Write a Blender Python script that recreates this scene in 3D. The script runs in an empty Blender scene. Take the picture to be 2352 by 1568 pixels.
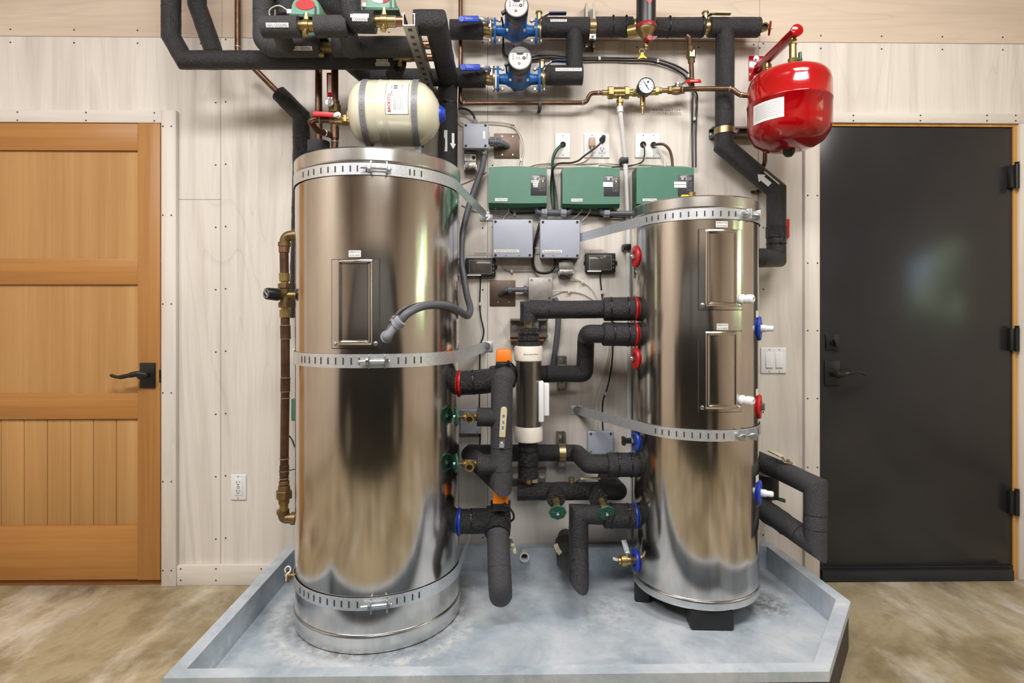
import bpy, bmesh, math, random
from mathutils import Vector, Matrix, noise
random.seed(7)
sc = bpy.context.scene
COL = sc.collection
V = Vector
PI = math.pi

# ---------------------------------------------------------------- camera model (metres)
F = 1310.0; CX = 1176.0; HY = 730.0; D = 2.584; HC = 1.193; YAW = 0.016
CAM = V((0, -D, HC))
FWD = V((math.sin(YAW), math.cos(YAW), 0)); RGT = V((math.cos(YAW), -math.sin(YAW), 0)); UP = V((0, 0, 1))

def ray(px, py):
    return FWD + RGT * ((px - CX) / F) + UP * ((HY - py) / F)
def P(px, py, w=0.0):
    """point seen at (px,py) standing w metres in front of the rear wall (y = -w)"""
    d = ray(px, py); t = (D - w) / d.y
    return CAM + d * t
def PZ(px, py, z):
    d = ray(px, py); t = (z - HC) / d.z
    return CAM + d * t
def M(px, w):
    """length of px pixels at distance w from wall"""
    return px * (D - w) / F
def PYC(w, z=3.245):
    return HY - (z - HC) * F / (D - w)
def PL(*l):
    return [P(*a) for a in l]

# ---------------------------------------------------------------- materials
def lin(c):
    c /= 255.0
    return c / 12.92 if c <= 0.04045 else ((c + 0.055) / 1.055) ** 2.4
def rgb(r, g, b):
    return (lin(r), lin(g), lin(b), 1)

class NT:
    def __init__(s, name):
        s.m = bpy.data.materials.new(name); s.m.use_nodes = True
        s.t = s.m.node_tree; s.n = s.t.nodes; s.b = s.n['Principled BSDF']
    def new(s, typ, **kw):
        n = s.n.new(typ)
        for k, v in kw.items():
            if k in n.inputs: n.inputs[k].default_value = v
            else: setattr(n, k, v)
        return n
    def link(s, a, b): s.t.links.new(a, b)
    def coord(s, scale=(1, 1, 1), rot=(0, 0, 0), kind='Object'):
        c = s.new('ShaderNodeTexCoord'); mp = s.new('ShaderNodeMapping')
        mp.inputs['Scale'].default_value = scale; mp.inputs['Rotation'].default_value = rot
        s.link(c.outputs[kind], mp.inputs[0]); return mp.outputs[0]
    def noise(s, co, scale, detail=3, rough=.5, dist=0):
        n = s.new('ShaderNodeTexNoise'); n.inputs['Scale'].default_value = scale
        n.inputs['Detail'].default_value = detail; n.inputs['Roughness'].default_value = rough
        n.inputs['Distortion'].default_value = dist
        s.link(co, n.inputs['Vector']); return n.outputs['Fac']
    def ramp(s, fac, stops):
        r = s.new('ShaderNodeValToRGB'); e = r.color_ramp.elements
        e[0].position, e[0].color = stops[0]; e[1].position, e[1].color = stops[-1]
        for p, c in stops[1:-1]:
            x = e.new(p); x.color = c
        s.link(fac, r.inputs[0]); return r.outputs[0]
    def mix(s, a, b, fac, mode='MIX'):
        n = s.new('ShaderNodeMix', data_type='RGBA', blend_type=mode)
        for i, v in ((0, fac), (6, a), (7, b)):
            if isinstance(v, (int, float, tuple)): n.inputs[i].default_value = v
            else: s.link(v, n.inputs[i])
        return n.outputs[2]
    def bump(s, h, strength=.3, dist=.01):
        b = s.new('ShaderNodeBump'); b.inputs['Strength'].default_value = strength
        b.inputs['Distance'].default_value = dist
        s.link(h, b.inputs['Height']); s.link(b.outputs[0], s.b.inputs['Normal'])
    def rough_map(s, fac, lo, hi):
        m = s.new('ShaderNodeMapRange'); m.inputs[3].default_value = lo; m.inputs[4].default_value = hi
        s.link(fac, m.inputs[0]); s.link(m.outputs[0], s.b.inputs['Roughness'])

def plain(name, c, rough=.45, metal=0, var=.06, scale=14, bump=0, bscale=200, emit=0, spec=.5, coat=0):
    """procedural paint / plastic / metal with slight mottling"""
    n = NT(name); co = n.coord()
    f = n.noise(co, scale, 4)
    dark = tuple(x * (1 - 2.2 * var) for x in c[:3]) + (1,); lite = tuple(min(1, x * (1 + var)) for x in c[:3]) + (1,)
    n.link(n.ramp(f, [(.3, dark), (.7, lite)]), n.b.inputs['Base Color'])
    n.b.inputs['Roughness'].default_value = rough; n.b.inputs['Metallic'].default_value = metal
    n.b.inputs['Specular IOR Level'].default_value = spec
    if coat:
        n.b.inputs['Coat Weight'].default_value = coat; n.b.inputs['Coat Roughness'].default_value = .05
    if bump: n.bump(n.noise(co, bscale, 2), bump, .002)
    if emit:
        n.b.inputs['Emission Color'].default_value = c; n.b.inputs['Emission Strength'].default_value = emit
    return n.m

def mat_ply(name, vertical=True, tint=(1, 1, 1, 1)):
    n = NT(name)
    sv = (5.5, 1, .45) if vertical else (.35, 1, 4.2)
    co = n.coord(sv)
    big = n.noise(co, 1.0, 4, .55, 1.3)
    base = n.ramp(big, [(.30, rgb(206, 197, 189)), (.47, rgb(226, 218, 209)), (.58, rgb(233, 226, 217)), (.70, rgb(214, 205, 196))])
    # cathedral grain lines
    co2 = n.coord((2.6, 1, .22) if vertical else (.16, 1, 2.3))
    cn = n.noise(co2, 1.25, 2.2, .42, .5)
    mu = n.new('ShaderNodeMath', operation='MULTIPLY'); mu.inputs[1].default_value = 15.0; n.link(cn, mu.inputs[0])
    fr = n.new('ShaderNodeMath', operation='FRACT'); n.link(mu.outputs[0], fr.inputs[0])
    lines = n.ramp(fr.outputs[0], [(.0, (.80, .785, .775, 1)), (.10, (.97, .965, .96, 1)), (.5, (1, 1, 1, 1)), (1, (.94, .93, .92, 1))])
    patch = n.noise(n.coord((.8, 1, .5)), 1.6, 3)
    fac = n.ramp(patch, [(.40, (.12, .12, .12, 1)), (.62, (.85, .85, .85, 1))])
    c = n.mix(base, lines, fac, 'MULTIPLY')
    fine = n.noise(n.coord((120, 1, 3) if vertical else (3, 1, 120)), 1.0, 2)
    c = n.mix(c, n.ramp(fine, [(.3, (.93, .93, .92, 1)), (.7, (1, 1, 1, 1))]), .6, 'MULTIPLY')
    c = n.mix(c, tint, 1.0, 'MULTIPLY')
    n.link(c, n.b.inputs['Base Color']); n.b.inputs['Roughness'].default_value = .55
    n.b.inputs['Specular IOR Level'].default_value = .3
    return n.m

def mat_wood(name, c0, c1, vertical=True, fine=1.0):
    n = NT(name)
    co = n.coord((26, 26, .7) if vertical else (.7, 26, 26))
    g = n.noise(co, 1.0, 5, .6, .6)
    co2 = n.coord((3.2, 3.2, .12) if vertical else (.12, 3.2, 3.2))
    b = n.noise(co2, 1.5, 2, .5, .8)
    c = n.ramp(g, [(.25, c0), (.75, c1)])
    c = n.mix(c, n.ramp(b, [(.3, (.84, .78, .72, 1)), (.7, (1.0, 1.0, 1.0, 1))]), .8, 'MULTIPLY')
    f = n.noise(n.coord((260, 260, 4) if vertical else (4, 260, 260)), 1.0, 2)
    c = n.mix(c, n.ramp(f, [(.3, (.86, .84, .8, 1)), (.65, (1, 1, 1, 1))]), .5 * fine, 'MULTIPLY')
    n.link(c, n.b.inputs['Base Color']); n.b.inputs['Roughness'].default_value = .42
    return n.m

def mat_foam(name, c, rough, bs=.85, sc_=250, dist=.006):
    n = NT(name); co = n.coord()
    f = n.noise(co, sc_, 2, .6); g = n.noise(co, 9, 3)
    n.link(n.ramp(f, [(.3, tuple(x * .55 for x in c[:3]) + (1,)), (.72, tuple(x * 1.5 for x in c[:3]) + (1,))]), n.b.inputs['Base Color'])
    n.rough_map(g, rough - .1, rough + .14)
    n.bump(f, bs, dist)
    return n.m

def mat_steel(name, c, rough, streak=.05, spots=True, wav=0.0):
    n = NT(name); co = n.coord((1, 1, .08))
    f = n.noise(co, 30, 3); g = n.noise(n.coord(), 3.2, 4, .6)
    base = n.ramp(g, [(.3, tuple(x * .86 for x in c[:3]) + (1,)), (.7, c)])
    base = n.mix(base, n.ramp(f, [(.3, (1 - streak * 2,) * 3 + (1,)), (.7, (1, 1, 1, 1))]), 1.0, 'MULTIPLY')
    n.link(base, n.b.inputs['Base Color']); n.b.inputs['Metallic'].default_value = 1
    n.rough_map(g, rough - .035, rough + .05)
    if wav:
        n.bump(n.noise(n.coord((1, 1, .6)), 5, 1), wav, .02)
    return n.m

def mat_floor():
    n = NT('polished_concrete'); co = n.coord()
    a = n.noise(co, 1.7, 6, .62, .5); b = n.noise(n.coord((1, .35, 1), (0, 0, .6)), 4.0, 5, .65); f = n.noise(co, 60, 3)
    c = n.ramp(a, [(.33, rgb(104, 92, 70)), (.45, rgb(146, 130, 100)), (.55, rgb(176, 161, 130)), (.68, rgb(160, 150, 128))])
    c = n.mix(c, n.ramp(b, [(.52, (0, 0, 0, 1)), (.68, (.46, .48, .50, 1))]), .5, 'ADD')  # whitish patches paint in window light glinting on the floor
    c = n.mix(c, n.ramp(f, [(.35, (.86, .85, .83, 1)), (.6, (1, 1, 1, 1))]), .6, 'MULTIPLY')
    n.link(c, n.b.inputs['Base Color']); n.rough_map(a, .28, .5)
    return n.m

def mat_galv():
    n = NT('galvanized_pan'); co = n.coord()
    v = n.new('ShaderNodeTexVoronoi'); v.inputs['Scale'].default_value = 55; n.link(co, v.inputs['Vector'])
    a = n.noise(co, 3.2, 6, .65, .4); s = n.noise(co, 9, 5, .7)
    c = n.ramp(a, [(.3, rgb(142, 155, 166)), (.45, rgb(174, 185, 195)), (.57, rgb(196, 204, 212)), (.72, rgb(218, 222, 226))])
    c = n.mix(c, v.outputs['Color'], .05, 'SOFT_LIGHT')
    c = n.mix(c, n.ramp(s, [(.58, (0, 0, 0, 1)), (.76, (.5, .5, .5, 1))]), .35, 'ADD')
    # mineral deposit and dirt left round the feet of the tanks
    g = n.new('ShaderNodeNewGeometry')
    def dist(x, y, z=.07):
        d = n.new('ShaderNodeVectorMath', operation='DISTANCE'); n.link(g.outputs['Position'], d.inputs[0]); d.inputs[1].default_value = (x, y, z); return d.outputs['Value']
    def times(p, q):
        t = n.new('ShaderNodeMath', operation='MULTIPLY'); n.link(p, t.inputs[0]); n.link(q, t.inputs[1]); return t.outputs[0]
    st = n.noise(co, 22, 6, .75)
    m1 = n.ramp(st, [(.42, (0, 0, 0, 1)), (.60, (1, 1, 1, 1))])
    k = (0, 0, 0, 1); w = (1, 1, 1, 1)
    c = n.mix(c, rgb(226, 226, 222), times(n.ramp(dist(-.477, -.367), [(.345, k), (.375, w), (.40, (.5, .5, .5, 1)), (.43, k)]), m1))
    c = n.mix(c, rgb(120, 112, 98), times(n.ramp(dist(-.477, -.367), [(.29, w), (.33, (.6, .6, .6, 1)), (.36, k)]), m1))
    c = n.mix(c, rgb(96, 84, 72), times(n.ramp(dist(1.02, -.36), [(.0, w), (.07, (.7, .7, .7, 1)), (.13, k)]), m1))
    c = n.mix(c, rgb(224, 222, 222), times(n.ramp(dist(.42, -.42), [(.02, (.8, .8, .8, 1)), (.16, k)]), m1))
    n.link(c, n.b.inputs['Base Color']); n.b.inputs['Metallic'].default_value = .12; n.rough_map(a, .38, .6)
    return n.m

def mat_zinc(name='zinc_strap'):
    n = NT(name); co = n.coord()
    v = n.new('ShaderNodeTexVoronoi'); v.inputs['Scale'].default_value = 220; n.link(co, v.inputs['Vector'])
    bw = n.new('ShaderNodeRGBToBW'); n.link(v.outputs['Color'], bw.inputs[0])
    n.link(n.ramp(bw.outputs[0], [(.1, rgb(204, 209, 214)), (.9, rgb(226, 230, 234))]), n.b.inputs['Base Color'])
    n.b.inputs['Metallic'].default_value = .7; n.b.inputs['Roughness'].default_value = .36
    return n.m

MT = {}
def build_mats():
    m = MT
    m['ply'] = mat_ply('whitewashed_plywood'); m['plyh_shaded'] = mat_ply('whitewashed_plywood_horizontal_shaded', False, (.90, .80, .70, 1))  # upper panel's tan tint paints in the light falloff near the ceiling
    m['trim'] = mat_ply('whitewashed_trim'); m['trimh'] = mat_ply('whitewashed_trim_horizontal', False)
    m['seam'] = plain('seam_shadow', rgb(150, 140, 130), .8); m['nail'] = plain('nail_hole', rgb(60, 52, 46), .8)
    m['fir'] = mat_wood('fir_vertical', rgb(172, 118, 60), rgb(198, 146, 86)); m['firh'] = mat_wood('fir_horizontal', rgb(174, 118, 58), rgb(200, 146, 84), False)
    m['firp'] = mat_wood('fir_panel', rgb(184, 138, 82), rgb(202, 158, 102))
    m['jamb'] = mat_wood('pine_jamb', rgb(196, 138, 66), rgb(224, 176, 104))
    m['groove'] = plain('groove_shadow', rgb(140, 88, 42), .8)
    m['door'] = plain('black_door_paint', rgb(46, 46, 48), .2, var=.05, scale=3, spec=.5)
    m['blackm'] = plain('black_hardware', rgb(30, 29, 29), .38)
    m['thresh'] = plain('dark_threshold', rgb(38, 40, 46), .35)
    m['floor'] = mat_floor(); m['pan'] = mat_galv(); m['zinc'] = mat_zinc()
    m['base'] = plain('dark_base', rgb(62, 58, 58), .6)
    m['slot'] = plain('slot_dark', rgb(52, 50, 48), .6)
    m['steel'] = mat_steel('stainless_jacket', (.73, .69, .645, 1), .14, wav=.03)
    m['lid'] = mat_steel('brushed_lid', (.74, .73, .715, 1), .24)
    m['panel'] = mat_steel('panel_steel', (.70, .66, .62, 1), .16)
    m['bolt'] = plain('zinc_bolt', rgb(214, 218, 222), .28, 1)
    m['strut'] = plain('strut_steel', rgb(158, 154, 146), .4, .9, bump=.05)
    m['goldzinc'] = plain('yellow_zinc', rgb(176, 158, 122), .35, .9)
    m['foam'] = mat_foam('black_pipe_foam', rgb(36, 36, 39), .38)
    m['foamg'] = mat_foam('grey_pipe_foam', rgb(62, 62, 65), .55, .75, 300)
    m['foams'] = mat_foam('shiny_black_sleeve', rgb(28, 28, 30), .30, 1.0, 200, .008)
    m['tie'] = plain('black_tie', rgb(14, 14, 15), .4)
    m['rubber'] = plain('black_rubber', rgb(26, 26, 27), .55)
    m['plastic_black'] = plain('black_plastic', rgb(30, 30, 32), .35)
    m['copper'] = plain('aged_copper', rgb(116, 88, 70), .4, .85, var=.16, scale=26)
    m['copperb'] = plain('bright_copper', rgb(158, 116, 94), .34, .9, var=.12, scale=20)
    m['solder'] = plain('solder', rgb(178, 172, 164), .4, .8)
    m['brass'] = plain('brass', rgb(176, 154, 104), .33, .9, var=.12, scale=30)
    m['brassd'] = plain('dull_brass', rgb(142, 120, 84), .42, .85, var=.14, scale=26)
    m['red'] = plain('red_enamel', rgb(168, 4, 12), .14, coat=.6, var=.03)
    m['redp'] = plain('red_plastic', rgb(208, 28, 34), .38); m['redd'] = plain('dark_red_handle', rgb(140, 24, 34), .4)
    m['cream'] = plain('cream_enamel', rgb(233, 229, 203), .2, coat=.4, var=.02)
    m['creamp'] = plain('cream_pvc', rgb(236, 224, 188), .4, var=.03)
    m['lever'] = plain('cream_lever', rgb(214, 206, 168), .45)
    m['greyband'] = plain('grey_band', rgb(140, 140, 144), .4)
    m['bluec'] = plain('blue_plastic', rgb(30, 68, 190), .35); m['blued'] = plain('dark_blue_grip', rgb(26, 44, 104), .4)
    m['pump'] = plain('pump_blue', rgb(36, 104, 178), .36, var=.06)
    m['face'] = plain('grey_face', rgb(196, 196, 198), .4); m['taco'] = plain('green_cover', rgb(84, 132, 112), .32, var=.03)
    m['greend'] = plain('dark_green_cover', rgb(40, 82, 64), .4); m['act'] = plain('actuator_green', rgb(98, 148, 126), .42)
    m['wheel'] = plain('green_handwheel', rgb(24, 84, 62), .4); m['greenp'] = plain('green_plastic', rgb(26, 88, 60), .4)
    m['ebox'] = plain('grey_enclosure', rgb(176, 181, 196), .45, var=.02); m['eboxd'] = plain('grey_fitting', rgb(112, 116, 124), .45)
    m['pvcg'] = plain('grey_conduit', rgb(92, 95, 102), .42); m['pvcl'] = plain('light_grey_conduit', rgb(150, 154, 164), .42)
    m['plate_br'] = plain('bronze_plate', rgb(104, 88, 76), .42, .5); m['white'] = plain('white_plastic', rgb(238, 238, 240), .35, var=.01)
    m['sticker'] = plain('white_sticker', rgb(244, 244, 242), .5, var=.01); m['ink'] = plain('black_ink', rgb(24, 24, 26), .6)
    m['clear'] = plain('clear_tape_label', rgb(216, 206, 194), .3, var=.02)
    m['inkred'] = plain('red_ink', rgb(190, 40, 40), .6); m['inkgrey'] = plain('grey_ink', rgb(150, 150, 152), .6)
    m['screen'] = plain('grey_screen', rgb(92, 86, 82), .12); m['orange'] = plain('orange_plastic', rgb(240, 128, 30), .36, var=.02)
    m['heater'] = mat_steel('heater_steel', (.42, .40, .38, 1), .28); m['offwhite'] = plain('offwhite_collar', rgb(226, 220, 208), .45, var=.03)
    m['metalbox'] = plain('galvanized_box', rgb(176, 172, 168), .42, .7, var=.08, scale=40)
    m['wirew'] = plain('white_wire', rgb(222, 216, 206), .45); m['wireb'] = plain('black_wire', rgb(24, 23, 24), .4)
    m['wireg'] = plain('green_wire', rgb(24, 96, 66), .4); m['wirebr'] = plain('brown_wire', rgb(84, 52, 38), .45)
    m['wirep'] = plain('beige_wire', rgb(196, 164, 146), .45); m['tube'] = plain('white_tube', rgb(226, 226, 224), .35, var=.02)
    m['led'] = plain('green_led', rgb(190, 255, 60), .3, emit=3); m['yellow'] = plain('yellow_tag', rgb(226, 206, 28), .5)
    m['gauge'] = plain('gauge_face', rgb(206, 212, 220), .3, var=.01); m['logo'] = plain('red_logo', rgb(184, 40, 44), .4)
    m['wood'] = mat_wood('wood_block', rgb(150, 100, 66), rgb(184, 132, 92), False)
    m['transf'] = plain('transformer_core', rgb(150, 148, 142), .4, .7, var=.12, scale=50)
    m['ceil'] = plain('white_ceiling', rgb(234, 222, 208), .7); m['roomw'] = plain('tan_wall', rgb(226, 211, 194), .7)
    m['darkcab'] = plain('black_cabinet', rgb(20, 20, 21), .5)
    m['hedge'] = plain('hedge_leaves', rgb(168, 180, 132), .8, var=.35, scale=5)
    m['carglass'] = plain('car_glass', rgb(120, 124, 126), .2)
build_mats()

# ---------------------------------------------------------------- mesh builder
class MB:
    def __init__(s):
        s.bm = bmesh.new(); s.mi = 0
    def _f(s, vs, sm=True):
        try:
            f = s.bm.faces.new(vs)
        except ValueError:
            return None
        f.material_index = s.mi; f.smooth = sm
        return f
    def quad(s, a, b, c, d):
        return s._f([s.bm.verts.new(V(x)) for x in (a, b, c, d)])
    def box(s, lo, hi, bev=0, seg=2, mat=None):
        lo = V(lo); hi = V(hi)
        x0, y0, z0 = (min(lo[i], hi[i]) for i in range(3)); x1, y1, z1 = (max(lo[i], hi[i]) for i in range(3))
        co = [(x0, y0, z0), (x1, y0, z0), (x1, y1, z0), (x0, y1, z0), (x0, y0, z1), (x1, y0, z1), (x1, y1, z1), (x0, y1, z1)]
        return s.hexa(co, bev, seg, mat)
    def hexa(s, co, bev=0, seg=2, mat=None):
        vs = [s.bm.verts.new(mat @ V(c) if mat else V(c)) for c in co]
        fs = [s._f([vs[i] for i in q]) for q in ((0, 3, 2, 1), (4, 5, 6, 7), (0, 1, 5, 4), (1, 2, 6, 5), (2, 3, 7, 6), (3, 0, 4, 7))]
        if bev:
            es = list({e for f in fs for e in f.edges})
            r = bmesh.ops.bevel(s.bm, geom=es, offset=bev, segments=seg, profile=.5, affect='EDGES', clamp_overlap=True)
            for f in r['faces']:
                f.material_index = s.mi; f.smooth = True
        return s
    def obox(s, c, ax, ay, az, sx, sy, sz, bev=0, seg=2):
        c = V(c); ax, ay, az = (V(a).normalized() for a in (ax, ay, az))
        co = []
        for dz in (-.5, .5):
            for dx, dy in ((-.5, -.5), (.5, -.5), (.5, .5), (-.5, .5)):
                co.append(c + ax * sx * dx + ay * sy * dy + az * sz * dz)
        return s.hexa(co, bev, seg)
    def lathe(s, p, axis, prof, seg=24, capped=True, up=None):
        """prof: list of (t along axis, radius)"""
        p = V(p); a = V(axis).normalized()
        u = (V(up) if up else (V((0, 0, 1)) if abs(a.z) < .9 else V((1, 0, 0))))
        u = (u - a * u.dot(a)).normalized(); v = a.cross(u)
        rings = []
        for t, r in prof:
            if r <= 1e-6:
                rings.append([s.bm.verts.new(p + a * t)])
            else:
                rings.append([s.bm.verts.new(p + a * t + (u * math.cos(k * 2 * PI / seg) + v * math.sin(k * 2 * PI / seg)) * r) for k in range(seg)])
        for A, B in zip(rings, rings[1:]):
            for k in range(seg):
                k2 = (k + 1) % seg
                if len(A) == 1 and len(B) == 1: continue
                if len(A) == 1: s._f([A[0], B[k], B[k2]])
                elif len(B) == 1: s._f([A[k], B[0], A[k2]])
                else: s._f([A[k], B[k], B[k2], A[k2]])
        if capped:
            if len(rings[0]) > 1: s._f(rings[0])
            if len(rings[-1]) > 1: s._f(list(reversed(rings[-1])))
        return s
    def cyl(s, a, b, r, r2=None, seg=20, bev=0):
        a = V(a); b = V(b); L = (b - a).length; r2 = r if r2 is None else r2
        prof = [(0, r), (L, r2)]
        if bev: prof = [(0, r - bev), (bev, r), (L - bev, r2), (L, r2 - bev)]
        return s.lathe(a, b - a, prof, seg)
    def hexnut(s, a, b, r):
        return s.cyl(a, b, r, seg=6, bev=min(.0015, r * .15))
    def torus(s, c, axis, R, r, seg=28, n=8):
        prof = [(math.sin(k * 2 * PI / n) * r, R + math.cos(k * 2 * PI / n) * r) for k in range(n + 1)]
        return s.lathe(c, axis, prof, seg, capped=False)
    def tube(s, pts, r, seg=14, cap=True, closed=False):
        pts = [V(p) for p in pts]; n = len(pts)
        rr = r if isinstance(r, (list, tuple)) else [r] * n
        d = [(pts[i + 1] - pts[i]).normalized() for i in range(n - 1)]
        a = d[0]; u = V((0, 0, 1)) if abs(a.z) < .9 else V((0, 1, 0))
        u = (u - a * u.dot(a)).normalized()
        rings = []
        for i in range(n):
            din = d[max(0, i - 1)]
            if i > 0:
                u = (u - din * u.dot(din)).normalized()
            v = din.cross(u)
            nb = (din + d[i]).normalized() if 0 < i < n - 1 else din
            ring = []
            for k in range(seg):
                o = (u * math.cos(k * 2 * PI / seg) + v * math.sin(k * 2 * PI / seg)) * rr[i]
                dn = din.dot(nb)
                if 0 < i < n - 1 and dn > .2:
                    o = o - din * (o.dot(nb) / dn)
                ring.append(s.bm.verts.new(pts[i] + o))
            rings.append(ring)
            if 0 < i < n - 1:   # carry frame across the bend
                q = din.rotation_difference(d[i]); u = q @ u
        for A, B in zip(rings, rings[1:]):
            for k in range(seg):
                k2 = (k + 1) % seg
                s._f([A[k], A[k2], B[k2], B[k]])
        if cap:
            s._f(list(reversed(rings[0]))); s._f(rings[-1])
        return s
    def strip(s, pts, up, h, t):
        """flat band following pts, height h along up, thickness t (outward = left normal)"""
        pts = [V(p) for p in pts]; up = V(up).normalized()
        nrm = []
        for i in range(len(pts)):
            dd = (pts[min(i + 1, len(pts) - 1)] - pts[max(i - 1, 0)]).normalized()
            nrm.append(dd.cross(up).normalized())
        rows = []
        for p, nn in zip(pts, nrm):
            rows.append([s.bm.verts.new(p + up * a + nn * b) for a, b in ((-h / 2, 0), (h / 2, 0), (h / 2, t), (-h / 2, t))])
        for A, B in zip(rows, rows[1:]):
            for k in range(4):
                k2 = (k + 1) % 4
                s._f([A[k], A[k2], B[k2], B[k]])
        s._f(list(reversed(rows[0]))); s._f(rows[-1])
        return s
    def prism(s, poly, o, ax, ay, az, depth):
        """poly in (ax,ay) plane extruded along az"""
        o = V(o); ax = V(ax); ay = V(ay); az = V(az)
        A = [s.bm.verts.new(o + ax * x + ay * y) for x, y in poly]; B = [s.bm.verts.new(o + ax * x + ay * y + az * depth) for x, y in poly]
        s._f(list(reversed(A)), False); s._f(B, False)
        for k in range(len(poly)):
            k2 = (k + 1) % len(poly); s._f([A[k], A[k2], B[k2], B[k]], False)
        return s

def arc(pts, rad, n=5):
    """round off the interior corners of a polyline"""
    pts = [V(p) for p in pts]; out = [pts[0]]
    for i in range(1, len(pts) - 1):
        a, b, c = pts[i - 1], pts[i], pts[i + 1]
        rr = min(rad, (a - b).length * .49, (c - b).length * .49)
        p0 = b + (a - b).normalized() * rr; p1 = b + (c - b).normalized() * rr
        for k in range(n + 1):
            t = k / n; out.append(p0 * (1 - t) ** 2 + b * 2 * t * (1 - t) + p1 * t * t)
    out.append(pts[-1]); return out
def spline(pts, n=6):
    pts = [V(p) for p in pts]; q = [pts[0] * 2 - pts[1]] + pts + [pts[-1] * 2 - pts[-2]]; out = []
    for i in range(1, len(q) - 2):
        a, b, c, d = q[i - 1:i + 3]
        for k in range(n):
            t = k / n
            out.append(.5 * ((2 * b) + (c - a) * t + (2 * a - 5 * b + 4 * c - d) * t * t + (3 * b - a - 3 * c + d) * t ** 3))
    out.append(pts[-1]); return out

# ---------------------------------------------------------------- objects
WL = {}
def _props(o, label, cat, group, kind):
    if label: o['label'] = label
    if cat: o['category'] = cat
    if group: o['group'] = group
    if kind: o['kind'] = kind
def put(name, mb, mats, parent=None, label=None, cat=None, group=None, kind=None, sharp=38):
    me = bpy.data.meshes.new(name)
    bmesh.ops.recalc_face_normals(mb.bm, faces=mb.bm.faces)
    mb.bm.to_mesh(me); mb.bm.free()
    for m in (mats if isinstance(mats, (list, tuple)) else [mats]):
        me.materials.append(MT[m] if isinstance(m, str) else m)
    me.set_sharp_from_angle(angle=math.radians(sharp))
    if not me.vertices: raise RuntimeError('empty ' + name)
    xs = [v.co for v in me.vertices]
    lo = V([min(c[i] for c in xs) for i in range(3)]); hi = V([max(c[i] for c in xs) for i in range(3)])
    org = V(((lo.x + hi.x) / 2, (lo.y + hi.y) / 2, lo.z))
    me.transform(Matrix.Translation(-org))
    o = bpy.data.objects.new(name, me); COL.objects.link(o)
    WL[o.name] = org
    if parent is not None:
        o.parent = parent; o.location = org - WL[parent.name]
    else:
        o.location = org
    _props(o, label, cat, group, kind)
    return o
def thing(name, loc, label, cat, group=None):
    o = bpy.data.objects.new(name, None); COL.objects.link(o); o.location = V(loc); WL[o.name] = V(loc)
    o.empty_display_size = .05
    _props(o, label, cat, group, None); return o
def struct(name, mb, mats, parent=None):
    return put(name, mb, mats, parent, kind=None if parent else 'structure')
def dup(root, delta, label=None, group=None):
    def cp(o, par):
        c = o.copy(); COL.objects.link(c)
        if par is not None: c.parent = par
        for k in [x for x in o.children]: cp(k, c)
        return c
    c = cp(root, None); c.location = root.location + V(delta)
    if label: c['label'] = label
    if group: c['group'] = group
    return c

# ---------------------------------------------------------------- lettering
_TX = {}
def text_tris(s):
    if s in _TX: return _TX[s]
    cu = bpy.data.curves.new('lettering', 'FONT'); cu.body = s; cu.resolution_u = 2
    ob = bpy.data.objects.new('lettering', cu); COL.objects.link(ob)
    dg = bpy.context.evaluated_depsgraph_get(); me = bpy.data.meshes.new_from_object(ob.evaluated_get(dg))
    vs = [v.co.copy() for v in me.vertices]; fs = [tuple(p.vertices) for p in me.polygons]
    bpy.data.objects.remove(ob); bpy.data.curves.remove(cu); bpy.data.meshes.remove(me)
    x0 = min(v.x for v in vs); x1 = max(v.x for v in vs); y0 = min(v.y for v in vs); y1 = max(v.y for v in vs)
    _TX[s] = ([((v.x - x0) / (x1 - x0) - .5, (v.y - y0) / (y1 - y0) - .5) for v in vs], fs, (x1 - x0) / (y1 - y0))
    return _TX[s]
def letters(mb, s, fn, w, h):
    """fn(u,v) -> point ; text box w x h centred on 0"""
    vs, fs, asp = text_tris(s)
    bv = [mb.bm.verts.new(fn(u * w, v * h)) for u, v in vs]
    for f in fs: mb._f([bv[i] for i in f], False)
def flat(c, ax, ay, nrm, off=0.0):
    c = V(c) + V(nrm) * off; ax = V(ax).normalized(); ay = V(ay).normalized()
    return lambda u, v: c + ax * u + ay * v
def wrap_axis(c, ax, nrm, R):
    """cylinder with axis ax through c; u runs along the axis, v around; nrm is the facing direction"""
    ax = V(ax).normalized(); nrm = V(nrm); nrm = (nrm - ax * nrm.dot(ax)).normalized(); b = nrm.cross(ax)
    if b.z < 0 and abs(ax.z) < .8: b = -b
    return lambda u, v, o=0.0: V(c) + ax * u + nrm * (R + o) * math.cos(v / R) + b * (R + o) * math.sin(v / R)
def patch(mb, fn, w, h, n=8, m=6):
    g = [[mb.bm.verts.new(fn((i / n - .5) * w, (j / m - .5) * h)) for j in range(m + 1)] for i in range(n + 1)]
    for i in range(n):
        for j in range(m):
            mb._f([g[i][j], g[i + 1][j], g[i + 1][j + 1], g[i][j + 1]])
def sticker(parent, fn, w, h, lines=(), mat='sticker', ink='ink', fill=.62, name='sticker', widths=None):
    """fn(u,v,o): surface patch; lines of writing stacked top to bottom"""
    mb = MB(); patch(mb, lambda u, v: fn(u, v, .0012), w, h)
    st = put(name, mb, mat, parent)
    if lines:
        mt = MB(); n = len(lines); lh = h / n
        for i, s in enumerate(lines):
            vc = h / 2 - lh * (i + .5); ww = w * (widths[i] if widths else .88); hh = lh * fill
            asp = text_tris(s)[2]; ww = min(ww, hh * asp * 1.25)
            letters(mt, s, lambda u, v, vc=vc: fn(u, v + vc, .0019), ww, hh)
        put('lettering', mt, ink, st)
    return st
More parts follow.
